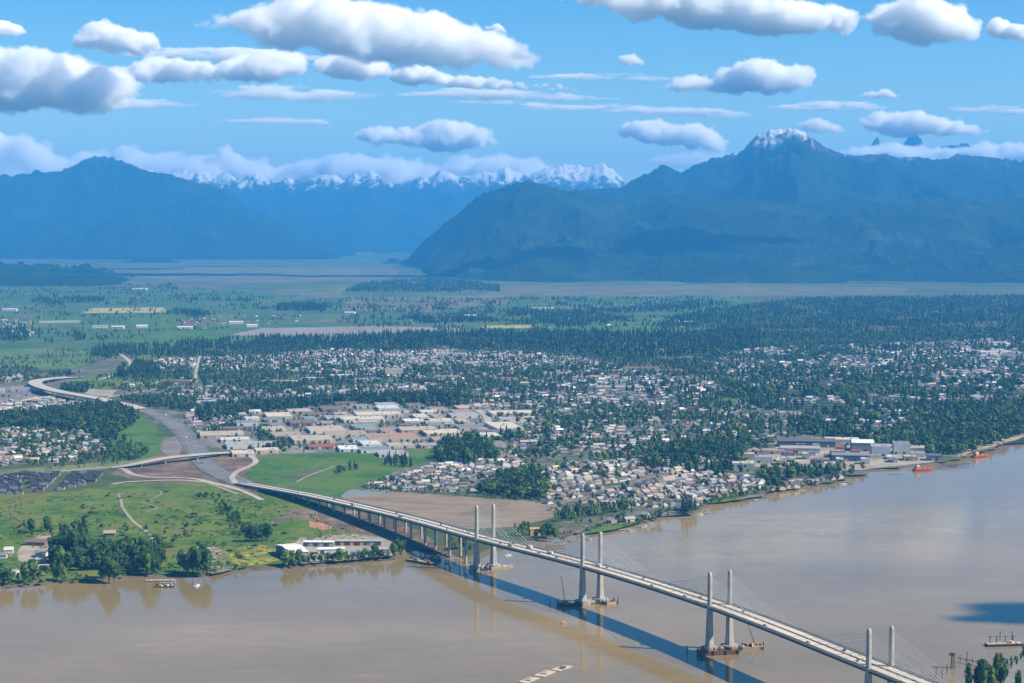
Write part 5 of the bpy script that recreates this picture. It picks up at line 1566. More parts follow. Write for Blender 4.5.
trees([(380, 466), (392, 462), (412, 462), (412, 468)], 60, .8, (14, 20), 'in the pasture before the sheds', .7, gap=5)
trees([(334, 470), (352, 466), (360, 472), (340, 474)], 90, .1, (10, 14), 'in the dark hedge on the pasture', .6, gap=5)
trees([(480, 494), (496, 480), (530, 470), (550, 480), (546, 500), (520, 499)], 120, .25, (12, 22), 'in the wood behind the ploughed field', .8, gap=6)
trees([(362, 491), (376, 482), (440, 466), (530, 454), (540, 470), (500, 492), (430, 492)], 44, .28, (7, 14), 'in the gardens behind the ploughed field', .9, clump=1.5)
trees([(380, 490), (470, 494), (550, 500), (550, 504), (470, 497), (380, 493)], 50, .1, (5, 9), 'in the hedge behind the ploughed field', .8, gap=4)
trees([(545, 508), (530, 490), (560, 462), (690, 470), (780, 474), (760, 494), (700, 508), (650, 516), (600, 526), (580, 530)], 46, .28, (7, 15), 'in the gardens of the riverside suburb', .85, clump=1.5)
trees([(478, 446), (490, 420), (560, 398), (640, 394), (740, 406), (800, 436), (780, 446), (735, 472), (690, 470), (600, 462), (520, 460)], 62, .24, (9, 20), 'among the houses in the middle of town', .88, clump=2.2, gap=7)
trees([(640, 470), (668, 452), (700, 440), (740, 440), (750, 470), (720, 480), (690, 474)], 70, .6, (15, 26), 'in the dark groves left of the mill', .66, clump=2, gap=6)
trees([(760, 474), (800, 464), (826, 462), (846, 468), (830, 480), (790, 488), (764, 490)], 70, .3, (10, 22), 'between the mill and the river', .8, clump=1.6, gap=6)
trees([(420, 404), (470, 385), (560, 366), (700, 362), (760, 396), (690, 404), (600, 398), (520, 408)], 40, .4, (11, 22), 'in mid town', .8, clump=2.6, gap=7)
trees([(130, 380), (160, 358), (330, 346), (560, 350), (700, 362), (560, 374), (470, 390), (440, 400), (330, 396), (180, 402)], 58, .32, (10, 20), 'in the far part of town', .78, clump=1.8, gap=7)
trees([(90, 355), (100, 348), (160, 344), (260, 338), (340, 338), (352, 346), (300, 352), (200, 356), (110, 360)], 62, .5, (14, 24), 'in the dark belt beyond the town', .68, clump=2.0)
trees([(110, 378), (130, 362), (160, 366), (160, 376)], 85, .6, (14, 22), 'in the belt right of the pale curving road', .62)
trees([(336, 352), (340, 338), (420, 334), (560, 334), (700, 334), (760, 332), (760, 350), (640, 360), (520, 350), (420, 352)], 52, .65, (16, 30), 'in the tall conifer belt beyond the town', .7, clump=2.2)
trees([(690, 372), (700, 338), (760, 328), (900, 322), (1200, 312), (1200, 390), (1100, 418), (1024, 436), (1000, 440), (940, 458), (930, 446), (880, 438), (800, 436), (740, 404)], 38, .32, (12, 25), 'in the woods right of the town', .88, clump=3.0, gap=11, crown=1.15)
trees([(850, 440), (930, 420), (1024, 405), (1200, 380), (1200, 394), (1030, 434), (965, 454), (930, 456)], 75, .25, (13, 24), 'in the leafy wood above the sandy bank', .85, gap=6)
trees([(640, 330), (700, 312), (800, 300), (1000, 297), (1300, 296), (1300, 318), (900, 326), (740, 334)], 30, .45, (16, 26), 'in the far woods', .8, clump=3.4, crown=1.2)
trees([(-60, 366), (60, 350), (120, 352), (100, 364), (30, 374), (-60, 378)], 22, .2, (8, 16), 'in the rough pasture left', .75, clump=3)
trees([(-60, 384), (0, 376), (90, 372), (60, 378), (0, 384)], 40, .3, (9, 16), 'by the flyover bend', .75, clump=2)
trees([(84, 388), (100, 376), (150, 372), (196, 374), (196, 386), (140, 394)], 26, .3, (8, 15), 'around the bare lots behind the flyover', .75, clump=3)
houses([(110, 392), (120, 384), (190, 378), (194, 385), (140, 391)], 26, 34, .4, mix2, 'around the bare lots behind the flyover', .1)
trees([(0, 290), (160, 284), (300, 300), (300, 322), (160, 340), (0, 345)], 5, .4, (12, 22), 'on the plain', .65, clump=9, crown=1.3, off=-.35)
trees([(300, 300), (740, 298), (700, 332), (480, 334), (340, 326)], 8, .45, (14, 24), 'on the plain', .65, clump=9, crown=1.3, off=-.25)
for q, d_ in [([(28, 302), (40, 299), (70, 300), (62, 306)], 30), ([(60, 304), (64, 299), (105, 298), (104, 302)], 40), ([(277, 311), (278, 305), (326, 305.5), (326, 311)], 80), ([(165, 316), (175, 310), (210, 312), (205, 318)], 30), ([(158, 288), (170, 284), (180, 290)], 50),
              ([(395, 322), (410, 314), (440, 316), (470, 314), (500, 322), (450, 325)], 34), ([(520, 324), (540, 316), (600, 314), (640, 322), (580, 327)], 30), ([(0, 345), (0, 330), (25, 328), (30, 340)], 30), ([(500, 318), (520, 306), (560, 310), (640, 308), (700, 300), (700, 312)], 16),
              ([(180, 300), (260, 298), (260, 302)], 12), ([(345, 292), (360, 284), (440, 278), (500, 286), (500, 292), (420, 293)], 22), ([(60, 338), (70, 334), (86, 336), (84, 342)], 40)]:
    trees(q, d_, .5, (14, 24), 'in clumps on the plain', .62, clump=2.5)

# ------------------------------------------------------------------ build houses
H_ALL = sorted(house_pts, key=lambda q: q[1] - 0.0 if -40 < project(q[0], q[1], 3)[0] < 1064 else 1e9)
N_IND = 270
for q in H_ALL[:N_IND]:
    x, y, rz, L, Wd, H, rf, wl_, plc = q
    put_house(x, y, rz, L, Wd, H, rf, wl_, '%s roofed %s house %s' % (rf, wl_, plc), '%s roofed %s houses %s' % (rf, wl_, plc))
rest = H_ALL[N_IND:]
if rest:
    pos = np.array([(q[0], q[1], LAND_Z) for q in rest]); rz = np.array([q[2] for q in rest]); sc = np.array([q[3:6] for q in rest])
    V, Fc = scatter(HV, HF, pos, rz, sc)
    rc = np.array([ROOFS[q[6]] for q in rest]) * rng.uniform(.8, 1.2, (len(rest), 1)); wc = np.array([WALLS[q[7]] for q in rest]) * .85
    tn = np.where(HROOF[None, :, None], rc[:, None], wc[:, None]).reshape(-1, 3)
    tag(link('town_houses', mesh_np('town_houses', V, Fc, tint_mat('painted_house', 0.8, .3), tn)), 'countless small houses spread through the town', kind='stuff')

# ------------------------------------------------------------------ build trees
def leafy_template(seed, n_blob, sub, leaves=0):
    """crown of lumpy clumps plus loose leaf sprays, unit height, unit radius"""
    r = np.random.default_rng(seed)
    bv, bf = ico(sub)
    Vs, Fs, o = [], [], 0
    for k in range(n_blob):
        t = r.uniform(0, 2 * np.pi)
        zz = 0.32 + 0.52 * (k + .5) / n_blob if n_blob > 1 else .55
        rr = (0.62 if n_blob > 1 else 0) * math.sin(math.pi * min(max((zz - .12) / .9, 0), 1)) * r.uniform(.4, 1)
        s = r.uniform(.42, .66) if n_blob > 1 else .9
        P = bv * (1 + r.uniform(-.3, .3, (len(bv), 1)))
        P = P * np.array([s, s, s * (.27 if n_blob > 1 else .42)])
        P = P + np.array([rr * np.cos(t), rr * np.sin(t), zz])
        Vs.append(P); Fs.append(bf + o); o += len(bv)
    for k in range(leaves):
        d = r.normal(size=3); d /= np.linalg.norm(d)
        c = np.array([d[0] * .86, d[1] * .86, .56 + d[2] * .40]) * r.uniform(.86, 1.1) ** np.array([1, 1, .3])
        u, w = r.normal(size=3), r.normal(size=3)
        s = r.uniform(.10, .22)
        q = np.array([c + u * s * [1, 1, .35], c - u * s * .5 * [1, 1, .35] + w * s * .8 * [1, 1, .35], c - w * s * .8 * [1, 1, .35]])
        Vs.append(q); Fs.append(np.array([[0, 1, 2]]) + o); o += 3
    V = np.concatenate(Vs)
    V[:, 2] = np.clip(V[:, 2], .07, 1.0)
    return V, np.concatenate(Fs)


def conifer_template(seed, tiers, sides):
    """tiers of ragged drooping branches round a pointed top"""
    r = np.random.default_rng(seed)
    Vs, Fs, o = [], [], 0
    for k in range(tiers):
        z0 = .10 + .80 * k / tiers
        z1 = min(1.0, z0 + .80 / tiers * 1.9) if k < tiers - 1 else 1.0
        rad = (1 - k / tiers) ** .8 * r.uniform(.85, 1.1)
        th = np.arange(sides) * 2 * np.pi / sides + r.uniform(0, 2)
        rr = rad * np.where(np.arange(sides) % 2, r.uniform(.50, .75, sides), r.uniform(.85, 1.15, sides))
        ring = np.c_[rr * np.cos(th), rr * np.sin(th), z0 + r.uniform(-.035, .035, sides)]
        V = np.vstack([ring, [[r.uniform(-.03, .03), r.uniform(-.03, .03), z1]], [[0, 0, z0 + .05]]])
        i = np.arange(sides); j = (i + 1) % sides
        Vs.append(V); Fs.append(np.vstack([np.c_[i, j, np.full(sides, sides)], np.c_[j, i, np.full(sides, sides + 1)]]) + o); o += sides + 2
    return np.concatenate(Vs), np.concatenate(Fs)


LEAFC = [np.array(c) * .88 for c in ((0.05, 0.105, 0.028), (0.075, 0.14, 0.032), (0.038, 0.08, 0.026), (0.11, 0.165, 0.04))]
CONC = [np.array(c) * .88 for c in ((0.026, 0.06, 0.03), (0.034, 0.074, 0.036), (0.02, 0.046, 0.026))]
m_tree = tint_mat('foliage', 0.9, .35, .1)
m_bark = plain('bark', (0.11, 0.085, 0.065), (0.07, 0.055, 0.042), .8)


def crown_mesh(name, V, Fc, col, r):
    t = np.tile(col, (len(Fc), 1)) * r.uniform(.72, 1.3, (len(Fc), 1))
    return mesh_np(name, V, Fc, m_tree, t)


r9 = np.random.default_rng(5)
LT = []
for k in range(10):
    V, Fc = leafy_template(100 + k, 7, 1, 150)
    LT.append(crown_mesh('crown', V, Fc, LEAFC[k % 4], r9))
CTm = []
for k in range(6):
    V, Fc = conifer_template(200 + k, 8, 14)
    CTm.append(crown_mesh('crown', V, Fc, CONC[k % 3], r9))
mb = MB(); mb.bar((0, 0, -.02), (0, 0, .5), .028, 7, .014); mb.bar((0, 0, .2), (.12, .05, .48), .013, 5, .005); mb.bar((0, 0, .24), (-.1, .08, .5), .012, 5, .005)
trunk_me = mb.mesh('trunk', m_bark)
mb = MB(); mb.bar((0, 0, -.02), (0, 0, .9), .02, 6, .004)
ctrunk_me = mb.mesh('trunk', m_bark)

TONES = lambda t: 'dark' if t < .62 else ('mid green' if t < .85 else 'light green')


def in_frame(x, y, h):
    a = project(x, y, LAND_Z)
    return -8 < a[0] < W_PX + 8 and a[1] - h * F_PX / y < 684


lv = [q for q in tree_pts if q[4] == 0 and in_frame(*q[:3])]
cn = [q for q in tree_pts if q[4] == 1 and in_frame(*q[:3])]
lv.sort(key=lambda q: -q[2] * q[3] / q[1] ** 2)
cn.sort(key=lambda q: -q[2] * q[3] / q[1] ** 2)
N_T = 295
for lst, meshes, tm, nm, cat, adj in ((lv, LT, trunk_me, 'leafy_tree', 'tree', 'leafy tree'), (cn, CTm, ctrunk_me, 'conifer_tree', 'conifer', 'conifer')):
    for q in lst[:N_T]:
        x, y, h, rad, kd, tone, plc = q
        dark = TONES(tone)
        big = 'tall' if h > 26 else ('medium' if h > 15 else 'small')
        lb = '%s %s %s %s' % (big, dark, adj, plc)
        if lb.count(' ') > 15:
            lb = '%s %s %s' % (dark, adj, plc)
        o = empty(nm, (x, y, LAND_Z - .1), rnd.uniform(0, 6.28), label=lb, cat=cat, group=lb.replace(adj, adj + 's'))
        cand = [m for i, m in enumerate(meshes)]
        if kd == 0:
            cand = [m for i, m in enumerate(meshes) if (i % 4 == 2) == (tone < .78) or (tone >= .95 and i % 4 in (1, 3))] or meshes
        c = link('crown', rnd.choice(cand), o)
        c.scale = (rad * 1.05, rad * 1.05, h)
        t_ = link('trunk', tm, o)
        t_.scale = (h * .8, h * .8, h)
far = lv[N_T:] + cn[N_T:] + [q for q in tree_pts if not in_frame(*q[:3])]
for kd, nm, lb in ((0, 'leafy_woods', 'leafy woods and garden trees through the town'), (1, 'conifer_woods', 'dark conifer woods and belts round the town')):
    Vs, Fs, Ts, o_ = [], [], [], 0
    sel = [q for q in far if q[4] == kd]
    if not sel:
        continue
    A = np.array([(q[0], q[1], q[2], q[3], q[5]) for q in sel])
    var = rng.integers(0, 4, len(A))
    for lod in range(2):
        near = A[:, 1] < 5200 if lod == 0 else A[:, 1] >= 5200
        for v_ in range(4):
            s_ = A[near & (var == v_)]
            if not len(s_):
                continue
            if kd == 0:
                tv, tf = leafy_template(300 + v_, 3 if lod == 0 else 2, 1 if lod == 0 else 0, 26 if lod == 0 else 6)
            else:
                tv, tf = conifer_template(400 + v_, 5 if lod == 0 else 3, 8 if lod == 0 else 6)
            V, Fc = scatter(tv, tf, np.c_[s_[:, :2], np.full(len(s_), LAND_Z - .2)], rng.uniform(0, 6.28, len(s_)), np.c_[s_[:, 3], s_[:, 3], s_[:, 2]])
            pal = np.array(LEAFC if kd == 0 else CONC)
            col = pal[rng.integers(0, len(pal), len(s_))] * s_[:, 4:5]
            t = (col[:, None, :] * rng.uniform(.75, 1.28, (len(s_), len(tf), 1))).reshape(-1, 3)
            Vs.append(V); Fs.append(Fc + o_); Ts.append(t); o_ += len(V)
    tag(link(nm, mesh_np(nm, np.concatenate(Vs), np.concatenate(Fs), m_tree, np.concatenate(Ts))), lb, kind='stuff')
# shrubs
SV, SF = leafy_template(77, 4, 1, 60)
SM = [crown_mesh('shrub', SV, SF, c, r9) for c in LEAFC[:3]]
for x, y, h in shrub_pts:
    p = G(x, y, LAND_Z)
    o = link('shrub', rnd.choice(SM), None, (p.x, p.y, LAND_Z - h * .15))
    o.rotation_euler.z = rnd.uniform(0, 6.28)
    o.scale = (h * rnd.uniform(.8, 1.6), h * rnd.uniform(.8, 1.6), h)
    tag(o, 'dark green shrub in the rough river meadow', 'shrub', 'shrubs dotted over the river meadow')
# low scrub over the meadow and verges, too much of it to count
SP = []
for poly, dn, hr_ in [([(0, 500), (60, 494), (120, 486), (240, 490), (300, 510), (390, 548), (300, 562), (205, 570), (0, 582)], 75, (1.0, 3.4)), ([(60, 545), (240, 545), (250, 568), (62, 580)], 60, (1.5, 4.5)), ([(240, 462), (330, 454), (440, 450), (372, 482), (300, 496)], 8, (.8, 2.0)),
                      ([(262, 447), (256, 436), (262, 426), (290, 444), (300, 452)], 40, (1, 3)), ([(0, 470), (60, 466), (150, 456), (150, 464), (0, 480)], 20, (1, 2.5)), ([(545, 542), (580, 530), (640, 518), (700, 504), (780, 488), (780, 491), (640, 523)], 40, (1, 3)),
                      ([(930, 456), (1024, 430), (1024, 436), (950, 460)], 50, (2, 5))]:
    Wp = np.array(world_poly(poly)); (x0, y0), (x1, y1) = Wp.min(0), Wp.max(0)
    nn_ = int((x1 - x0) * (y1 - y0) / 1e4 * dn)
    X, Y = rng.uniform(x0, x1, nn_), rng.uniform(y0, y1, nn_)
    ok = inside(X, Y, Wp.tolist()) & (rng.random(nn_) < np.clip((fbm(X / 60, Y / 60, 4) - .47) * 6 + .3, 0.03, 1))
    X, Y = X[ok], Y[ok]
    ok = free(X, Y) & road_clear(X, Y, 2.5)
    for x, y in zip(X[ok], Y[ok]):
        SP.append((x, y, rng.uniform(*hr_), rng.uniform(.7, 1.35)))
A = np.array(SP)
tv, tf = leafy_template(500, 2, 0, 14)
V, Fc = scatter(tv, tf, np.c_[A[:, :2], np.full(len(A), LAND_Z - .3)], rng.uniform(0, 6.28, len(A)), np.c_[A[:, 2] * 1.1, A[:, 2] * .9, A[:, 2]])
col = np.array([(0.05, 0.11, 0.025), (0.08, 0.15, 0.03), (0.12, 0.17, 0.04), (0.06, 0.12, 0.035)])[rng.integers(0, 4, len(A))] * A[:, 3:4]
T_ = (col[:, None, :] * rng.uniform(.75, 1.28, (len(A), len(tf), 1))).reshape(-1, 3)
tag(link('undergrowth', mesh_np('undergrowth', V, Fc, m_tree, T_)), 'low green scrub over the meadow and banks', kind='stuff')
print('scrub', len(A))
print('houses', len(house_pts), 'trees', len(tree_pts), 'leafy', len(lv), 'conifer', len(cn), 'townhouses', cnt)
# ------------------------------------------------------------------ boats, barges, vehicles, wharves
m_red = plain('red_paint', (0.55, 0.10, 0.05), (0.42, 0.08, 0.05), .3, rough=.5)
m_orange = plain('orange_paint', (0.70, 0.24, 0.06), (0.55, 0.18, 0.05), .5, rough=.5)
m_bwhite = plain('white_paint', (0.80, 0.80, 0.78), (0.70, 0.70, 0.69), .4, rough=.4)
m_dark = plain('dark_paint', (0.05, 0.05, 0.06), (0.035, 0.035, 0.04), .4, rough=.4)
m_hull = plain('rusty_hull', (0.17, 0.085, 0.06), (0.10, 0.06, 0.05), .25)
m_plank = plain('bleached_timber', (0.48, 0.41, 0.33), (0.33, 0.275, 0.215), .5)
m_greyp = plain('grey_paint', (0.32, 0.33, 0.34), (0.25, 0.26, 0.27), .4, rough=.5)
m_tyre = plain('tyre_rubber', (0.025, 0.025, 0.027))
m_bluep = plain('blue_paint', (0.08, 0.16, 0.34), (0.06, 0.12, 0.27), .4, rough=.4)


def hull_rings(L, B, H, bow=.35, n=9):
    """outline of a hull: square stern, pointed bow; rings from keel to rail"""
    pts = []
    for k in range(n):
        t = k / (n - 1)
        x = -L / 2 + L * t
        w = B / 2 * (1 if t < 1 - bow else math.sqrt(max(0.0, 1 - ((t - (1 - bow)) / bow) ** 2)) * .96 + .02)
        pts.append((x, w))
    out = [(x, -w) for x, w in pts] + [(x, w) for x, w in reversed(pts)]
    return [[(x * .9, y * .72, -.8) for x, y in out], [(x, y, H * .55) for x, y in out], [(x * 1.01, y * 1.02, H + (.25 * H if x > L * .2 else 0)) for x, y in out]]


def ship(px, py, L, B, label, rz, hullm=m_red, cat='ship', name='ship'):
    p = G(px, py, 0)
    o = empty(name, p, rz, label=label, cat=cat)
    mb = MB(); mb.loft(hull_rings(L, B, 3.2)); mb.build('hull', hullm, o)
    mb = MB(); mb.box((-L * .05, 0, 3.5), (L * .62, B * .8, .4)); mb.build('deck', plain('red_deck', (0.42, 0.16, 0.10)), o)
    mb = MB(); mb.box((-L * .30, 0, 5.6), (L * .2, B * .7, 4)); hs = mb.build('deckhouse', m_orange, o)
    mb = MB(); mb.box((-L * .29, 0, 8.8), (L * .12, B * .6, 2.2)); mb.build('wheelhouse', m_bwhite, hs)
    mb = MB(); mb.box((-L * .29 + L * .061, 0, 9.1), (.1, B * .52, 1)); mb.build('window', m_glass, hs)
    mb = MB(); mb.bar((-L * .36, 0, 9.8), (-L * .36, 0, 13), .9, 8, .8); mb.build('funnel', m_red, o)
    mb = MB(); mb.bar((L * .18, 0, 3.6), (L * .18, 0, 15), .25, 6, .12); mb.bar((L * .18, 0, 5), (L * .38, 0, 12.5), .16, 6, .1); mb.build('mast', m_orange, o)
    for x in (0, .1, .27):
        mb = MB(); mb.box((L * x, rnd.uniform(-1, 1), 4.5), (L * .07, B * .45, 1.8)); mb.build('cargo_hatch', m_orange, o)
    return o


ship(923, 470.5, 38, 10, 'orange red ship moored before the mill wharf', .35)
ship(981, 457, 42, 11, 'orange red ship farther up by the sandy bank', .55)


def motor_boat(px, py, L, label, rz, group=None, hullm=m_bwhite):
    p = G(px, py, 0)
    o = empty('motor_boat', p, rz, label=label, cat='boat', group=group)
    B = L * .32
    mb = MB(); mb.loft(hull_rings(L, B, 1.3, .45)); mb.build('hull', hullm, o)
    mb = MB(); mb.box((-L * .05, 0, 2.1), (L * .36, B * .7, 1.5), taper=.85); c = mb.build('cabin', m_bwhite, o)
    mb = MB(); mb.box((-L * .05, 0, 2.3), (L * .345, B * .71, .5)); mb.build('window', m_glass, c)
    return o


motor_boat(197, 586.5, 13, 'white cabin boat moored before the tall riverside clump', 1.3)
motor_boat(564, 624, 7, 'tiny orange boat alone on the water below the bridge', .3, hullm=m_orange)
for x, y, L, lb in [(588, 540, 11, 'white boat between the legs of the second tower'), (600, 533.5, 9, 'small boat at the first lawn dock'), (628, 531, 9, 'small boat beside the second riverside dock'), (641, 528, 8, 'small white boat off the bend of the bank'),
                    (644, 526.5, 8, 'small boat tied to the bend dock'), (700, 515, 9, 'small white boat below the conifer clump'), (754, 501, 10, 'white boat under the riverside suburb'), (835, 487, 9, 'white boat at the house row before the mill'),
                    (843, 484.5, 10, 'boat beside the dock before the mill'), (508, 556, 9, 'white boat beyond the first tower'), (447, 563, 8, 'small boat under the approach spans')]:
    motor_boat(x, y, L, lb, rnd.uniform(-.6, .6))


def dock(px, py, L, W, label, rz, mat=m_plank, piles=4, z=1.0):
    p = G(px, py, 0)
    o = empty('dock', p, rz, label=label, cat='dock')
    mb = MB(); mb.box((0, 0, z), (L, W, .5)); mb.build('deck', mat, o)
    for k in range(piles):
        x = -L / 2 + L * (k + .5) / piles
        mb = MB(); mb.bar((x, -W / 2 + .4, -3), (x, -W / 2 + .4, z + 2.2), .35, 6); mb.build('pile', m_timber, o)
    return o


for q in [(597, 532.5, 16, 5, 'floating dock at the riverside lawns', .5), (625, 530, 20, 5, 'plank dock with small boats at the river lawns', .4), (646, 525, 14, 4, 'short dock at the bend of the bank', .5), (704, 513.5, 18, 5, 'dock under the conifer clump', .55),
          (756, 500, 16, 5, 'dock below the riverside suburb', .5), (848, 482, 18, 5, 'dock by the houses before the mill', .4), (768, 497, 12, 4, 'little dock under the garden trees', .5), (895, 474, 26, 6, 'pale float before the mill wharf', .2),
          (160, 581, 34, 9, 'weathered grey mooring float on the left bank', .05), (168, 583.5, 18, 5, 'brown float beside the weathered mooring', .1), (573, 541, 14, 5, 'brown float under the lawns by the second tower', .5), (560, 545, 18, 6, 'dark float near the yellow building', .5)]:
    dock(*q)
# mill wharf on piles
dock(955, 466.5, 62, 8, 'rust brown wharf on piles between the two ships', .42, m_hull, 8, 3.5)


def barge(px, py, L, W, label, rz, clutter=8, hullm=m_hull, deckm=m_rust, crane=None, H=2.6, pole=0):
    p = G(px, py, 0)
    o = empty('work_barge', p, rz, label=label, cat='barge')
    mb = MB(); mb.loft([[(-L / 2 + 1, -W / 2, -.8), (L / 2 - 1, -W / 2, -.8), (L / 2 - 1, W / 2, -.8), (-L / 2 + 1, W / 2, -.8)], [(-L / 2, -W / 2, H), (L / 2, -W / 2, H), (L / 2, W / 2, H), (-L / 2, W / 2, H)]])
    mb.build('hull', hullm, o)
    mb = MB(); mb.box((0, 0, H + .12), (L - .8, W - .8, .2)); mb.build('deck', deckm, o)
    for k in range(clutter):
        s = (rnd.uniform(1.5, 5), rnd.uniform(1.2, 3), rnd.uniform(.8, 2.8))
        mb = MB(); mb.box((rnd.uniform(-.42, .42) * L, rnd.uniform(-.3, .3) * W, H + .22 + s[2] / 2), s, rnd.uniform(0, 3))
        mb.build('deck_cargo', rnd.choice([m_orange, m_rust, m_plank, m_greyp, m_bwhite, m_dark]), o)
    for k in range(pole):
        mb = MB(); x = (-.45 + .9 * k / max(1, pole - 1)) * L; mb.bar((x, -W / 2 - .6, -3), (x, -W / 2 - .6, 8), .45, 6); mb.build('spud_pole', m_dark, o)
    if crane:
        x, top, reach = crane
        mb = MB(); mb.box((x, 0, H + 1.9), (4.5, 3.4, 3)); c = mb.build('crane_cab', m_orange, o)
        mb = MB()
        a, b = Vector((x + 1, 0, H + 2.5)), Vector((x + reach, 0, top))
        for dx, dy in ((-.5, -.5), (.5, -.5), (.5, .5), (-.5, .5)):
            mb.bar(a + Vector((dx, dy, 0)), b + Vector((dx * .3, dy * .3, 0)), .13, 4)
        for k in range(10):
            q0, q1 = a.lerp(b, k / 10), a.lerp(b, (k + 1) / 10)
            mb.bar(q0 + Vector((-.4, -.4, 0)), q1 + Vector((.4, .4, 0)), .08, 4); mb.bar(q0 + Vector((.4, -.4, 0)), q1 + Vector((-.4, .4, 0)), .08, 4)
        mb.build('crane_boom', m_dark, o)
    return o


t2, t3, t1 = tower_xy[1], tower_xy[2], tower_xy[0]


def near_tower(t, dx, dy):
    return project(t.x + dx, t.y + dy, 0)


k2, k3 = across(nearest_k(t2)), across(nearest_k(t3))
a2, a3 = math.atan2(k2.y, k2.x), math.atan2(k3.y, k3.x)
barge(*near_tower(t2, -24, -13), 28, 9, 'dark work barge left of the second tower with a leaning crane', -.12, 7, m_dark, m_hull, crane=(-7, 33, -3), pole=3)
barge(*near_tower(t2, 21, -1), 16, 9, 'rusty work float at the far leg of the second tower', .45, 8, m_plank, m_rust, pole=2)
barge(*near_tower(t3, -3, -14), 42, 10, 'rust red work barge wrapped round the third tower footing', .2, 20, m_hull, m_rust, pole=4, H=4.2)
barge(*near_tower(t3, 33, 8), 24, 9, 'pale cluttered work barge beyond the third tower', .1, 18, m_plank, m_plank, crane=(2, 26, -6), pole=2)
barge(*near_tower(t1, 20, 4), 30, 10, 'long pale work float at the first tower', .35, 8, m_plank, m_plank)
barge(*near_tower(t1, -6, -9), 18, 7, 'dark work float before the first tower', .4, 4, m_dark, m_hull, pole=3)
barge(421, 563, 46, 9, 'long timber decked barge by the shaded river bank', -.75, 8, m_hull, m_plank)
barge(432, 560, 24, 8, 'pale cluttered float in the bridge shadow', -.5, 10, m_hull, m_greyp)
barge(165, 587, 22, 6, 'dark low float with junk on the left bank', .05, 8, m_dark, m_hull, H=1.2)
for x, y, top in [(687, 655, 9), (698, 657, 9), (550, 606, 7), (557, 607, 7), (562, 608, 6)]:
    p = G(x, y, 0)
    mb = MB(); mb.bar((0, 0, -3), (0, 0, top), .55, 8); mb.bar((0, 0, top - .3), (0, 0, top + .25), .7, 8)
    tag(mb.build('mooring_pile', m_dark, None, loc=p), 'slim dark mooring pile standing in the bridge shadow', 'pile', 'mooring piles in the bridge shadow')

# tied rafts of pale logs in the lower middle
for i, (x, y, L, W, rz) in enumerate([(529, 680.5, 25, 10, 1.0), (545, 674, 26, 11, 1.02), (562, 668.5, 24, 10, .9)]):
    p = G(x, y, 0)
    o = empty('log_raft', p, rz, label=['pale log raft cut by the lower picture edge', 'middle log raft of the three tied together', 'pale log raft at the far end of the three'][i], cat='raft')
    mb = MB()
    for k in range(9):
        yy = -W / 2 + W * (k + .5) / 9
        mb.bar((-L / 2 + rnd.uniform(0, 2), yy, .35), (L / 2 - rnd.uniform(0, 2), yy, .35), W / 19, 7)
    mb.build('log', m_plank, o)
    mb = MB(); mb.box((0, rnd.uniform(-1, 1), 1.2), (L * .35, W * .5, .8), .3); mb.build('timber_pile', m_hull if i == 2 else m_plank, o)
    mb = MB(); mb.bar((L * .2, 0, .5), (L * .2, 0, 5), .15, 5); mb.build('post', m_dark, o)

# near bank: pier with machinery, red brown pile tower and walkway
o = barge(1004, 645.5, 38, 9, 'dark hulled pier barge with pale deck and machinery on the near bank', .12, 5, m_dark, m_plank, H=2.4)
for x in (-14, -7, 2, 10):
    mb = MB(); mb.bar((x, 2, 2.5), (x, 2, 9), .4, 6); mb.bar((x - 2, 2, 8.8), (x + 2.2, 2, 8.8), .35, 4); mb.build('gantry_post', m_dark, o)
p = G(953, 668, 0)
o = empty('pile_tower', p, .2, label='red brown tower of piles with round cap beside the walkway', cat='dolphin')
for k in range(6):
    t = k * math.pi / 3
    mb = MB(); mb.bar((2.2 * math.cos(t), 2.2 * math.sin(t), -3), (1.6 * math.cos(t), 1.6 * math.sin(t), 13), .42, 6); mb.build('pile', m_rust, o)
mb = MB(); mb.bar((0, 0, 12.6), (0, 0, 15), 3.0, 10); mb.bar((-4, 0, 13.2), (1, 0, 13.2), 1.1, 6); mb.build('cap', m_rust, o)
p0, p1 = G(957, 662, 0), G(988, 668, 0)
o = empty('walkway', (p0 + p1) / 2, math.atan2(p1.y - p0.y, p1.x - p0.x), label='narrow dark walkway leading from the pile tower to the near bank', cat='walkway')
Lw = (p1 - p0).length
mb = MB(); mb.box((0, 0, 4.2), (Lw, 1.8, .5)); mb.build('deck', m_timber, o)
for k in range(5):
    x = -Lw / 2 + Lw * (k + .5) / 5
    mb = MB(); mb.bar((x, 0, -3), (x, 0, 4.2 if k % 2 else 8), .3, 6); mb.build('pile', m_timber, o)
for x, y in [(936, 676), (942, 678), (947, 674), (967, 661), (1000, 640), (1012, 640)]:
    p = G(x, y, 0)
    mb = MB(); mb.bar((0, 0, -3), (0, 0, 8.5), .4, 6); mb.bar((0, 0, 8.3), (0, 0, 8.9), .55, 6)
    tag(mb.build('mooring_pile', m_timber, None, loc=p), 'thin dark timber pile in the water off the near bank', 'pile', 'timber piles off the near bank')


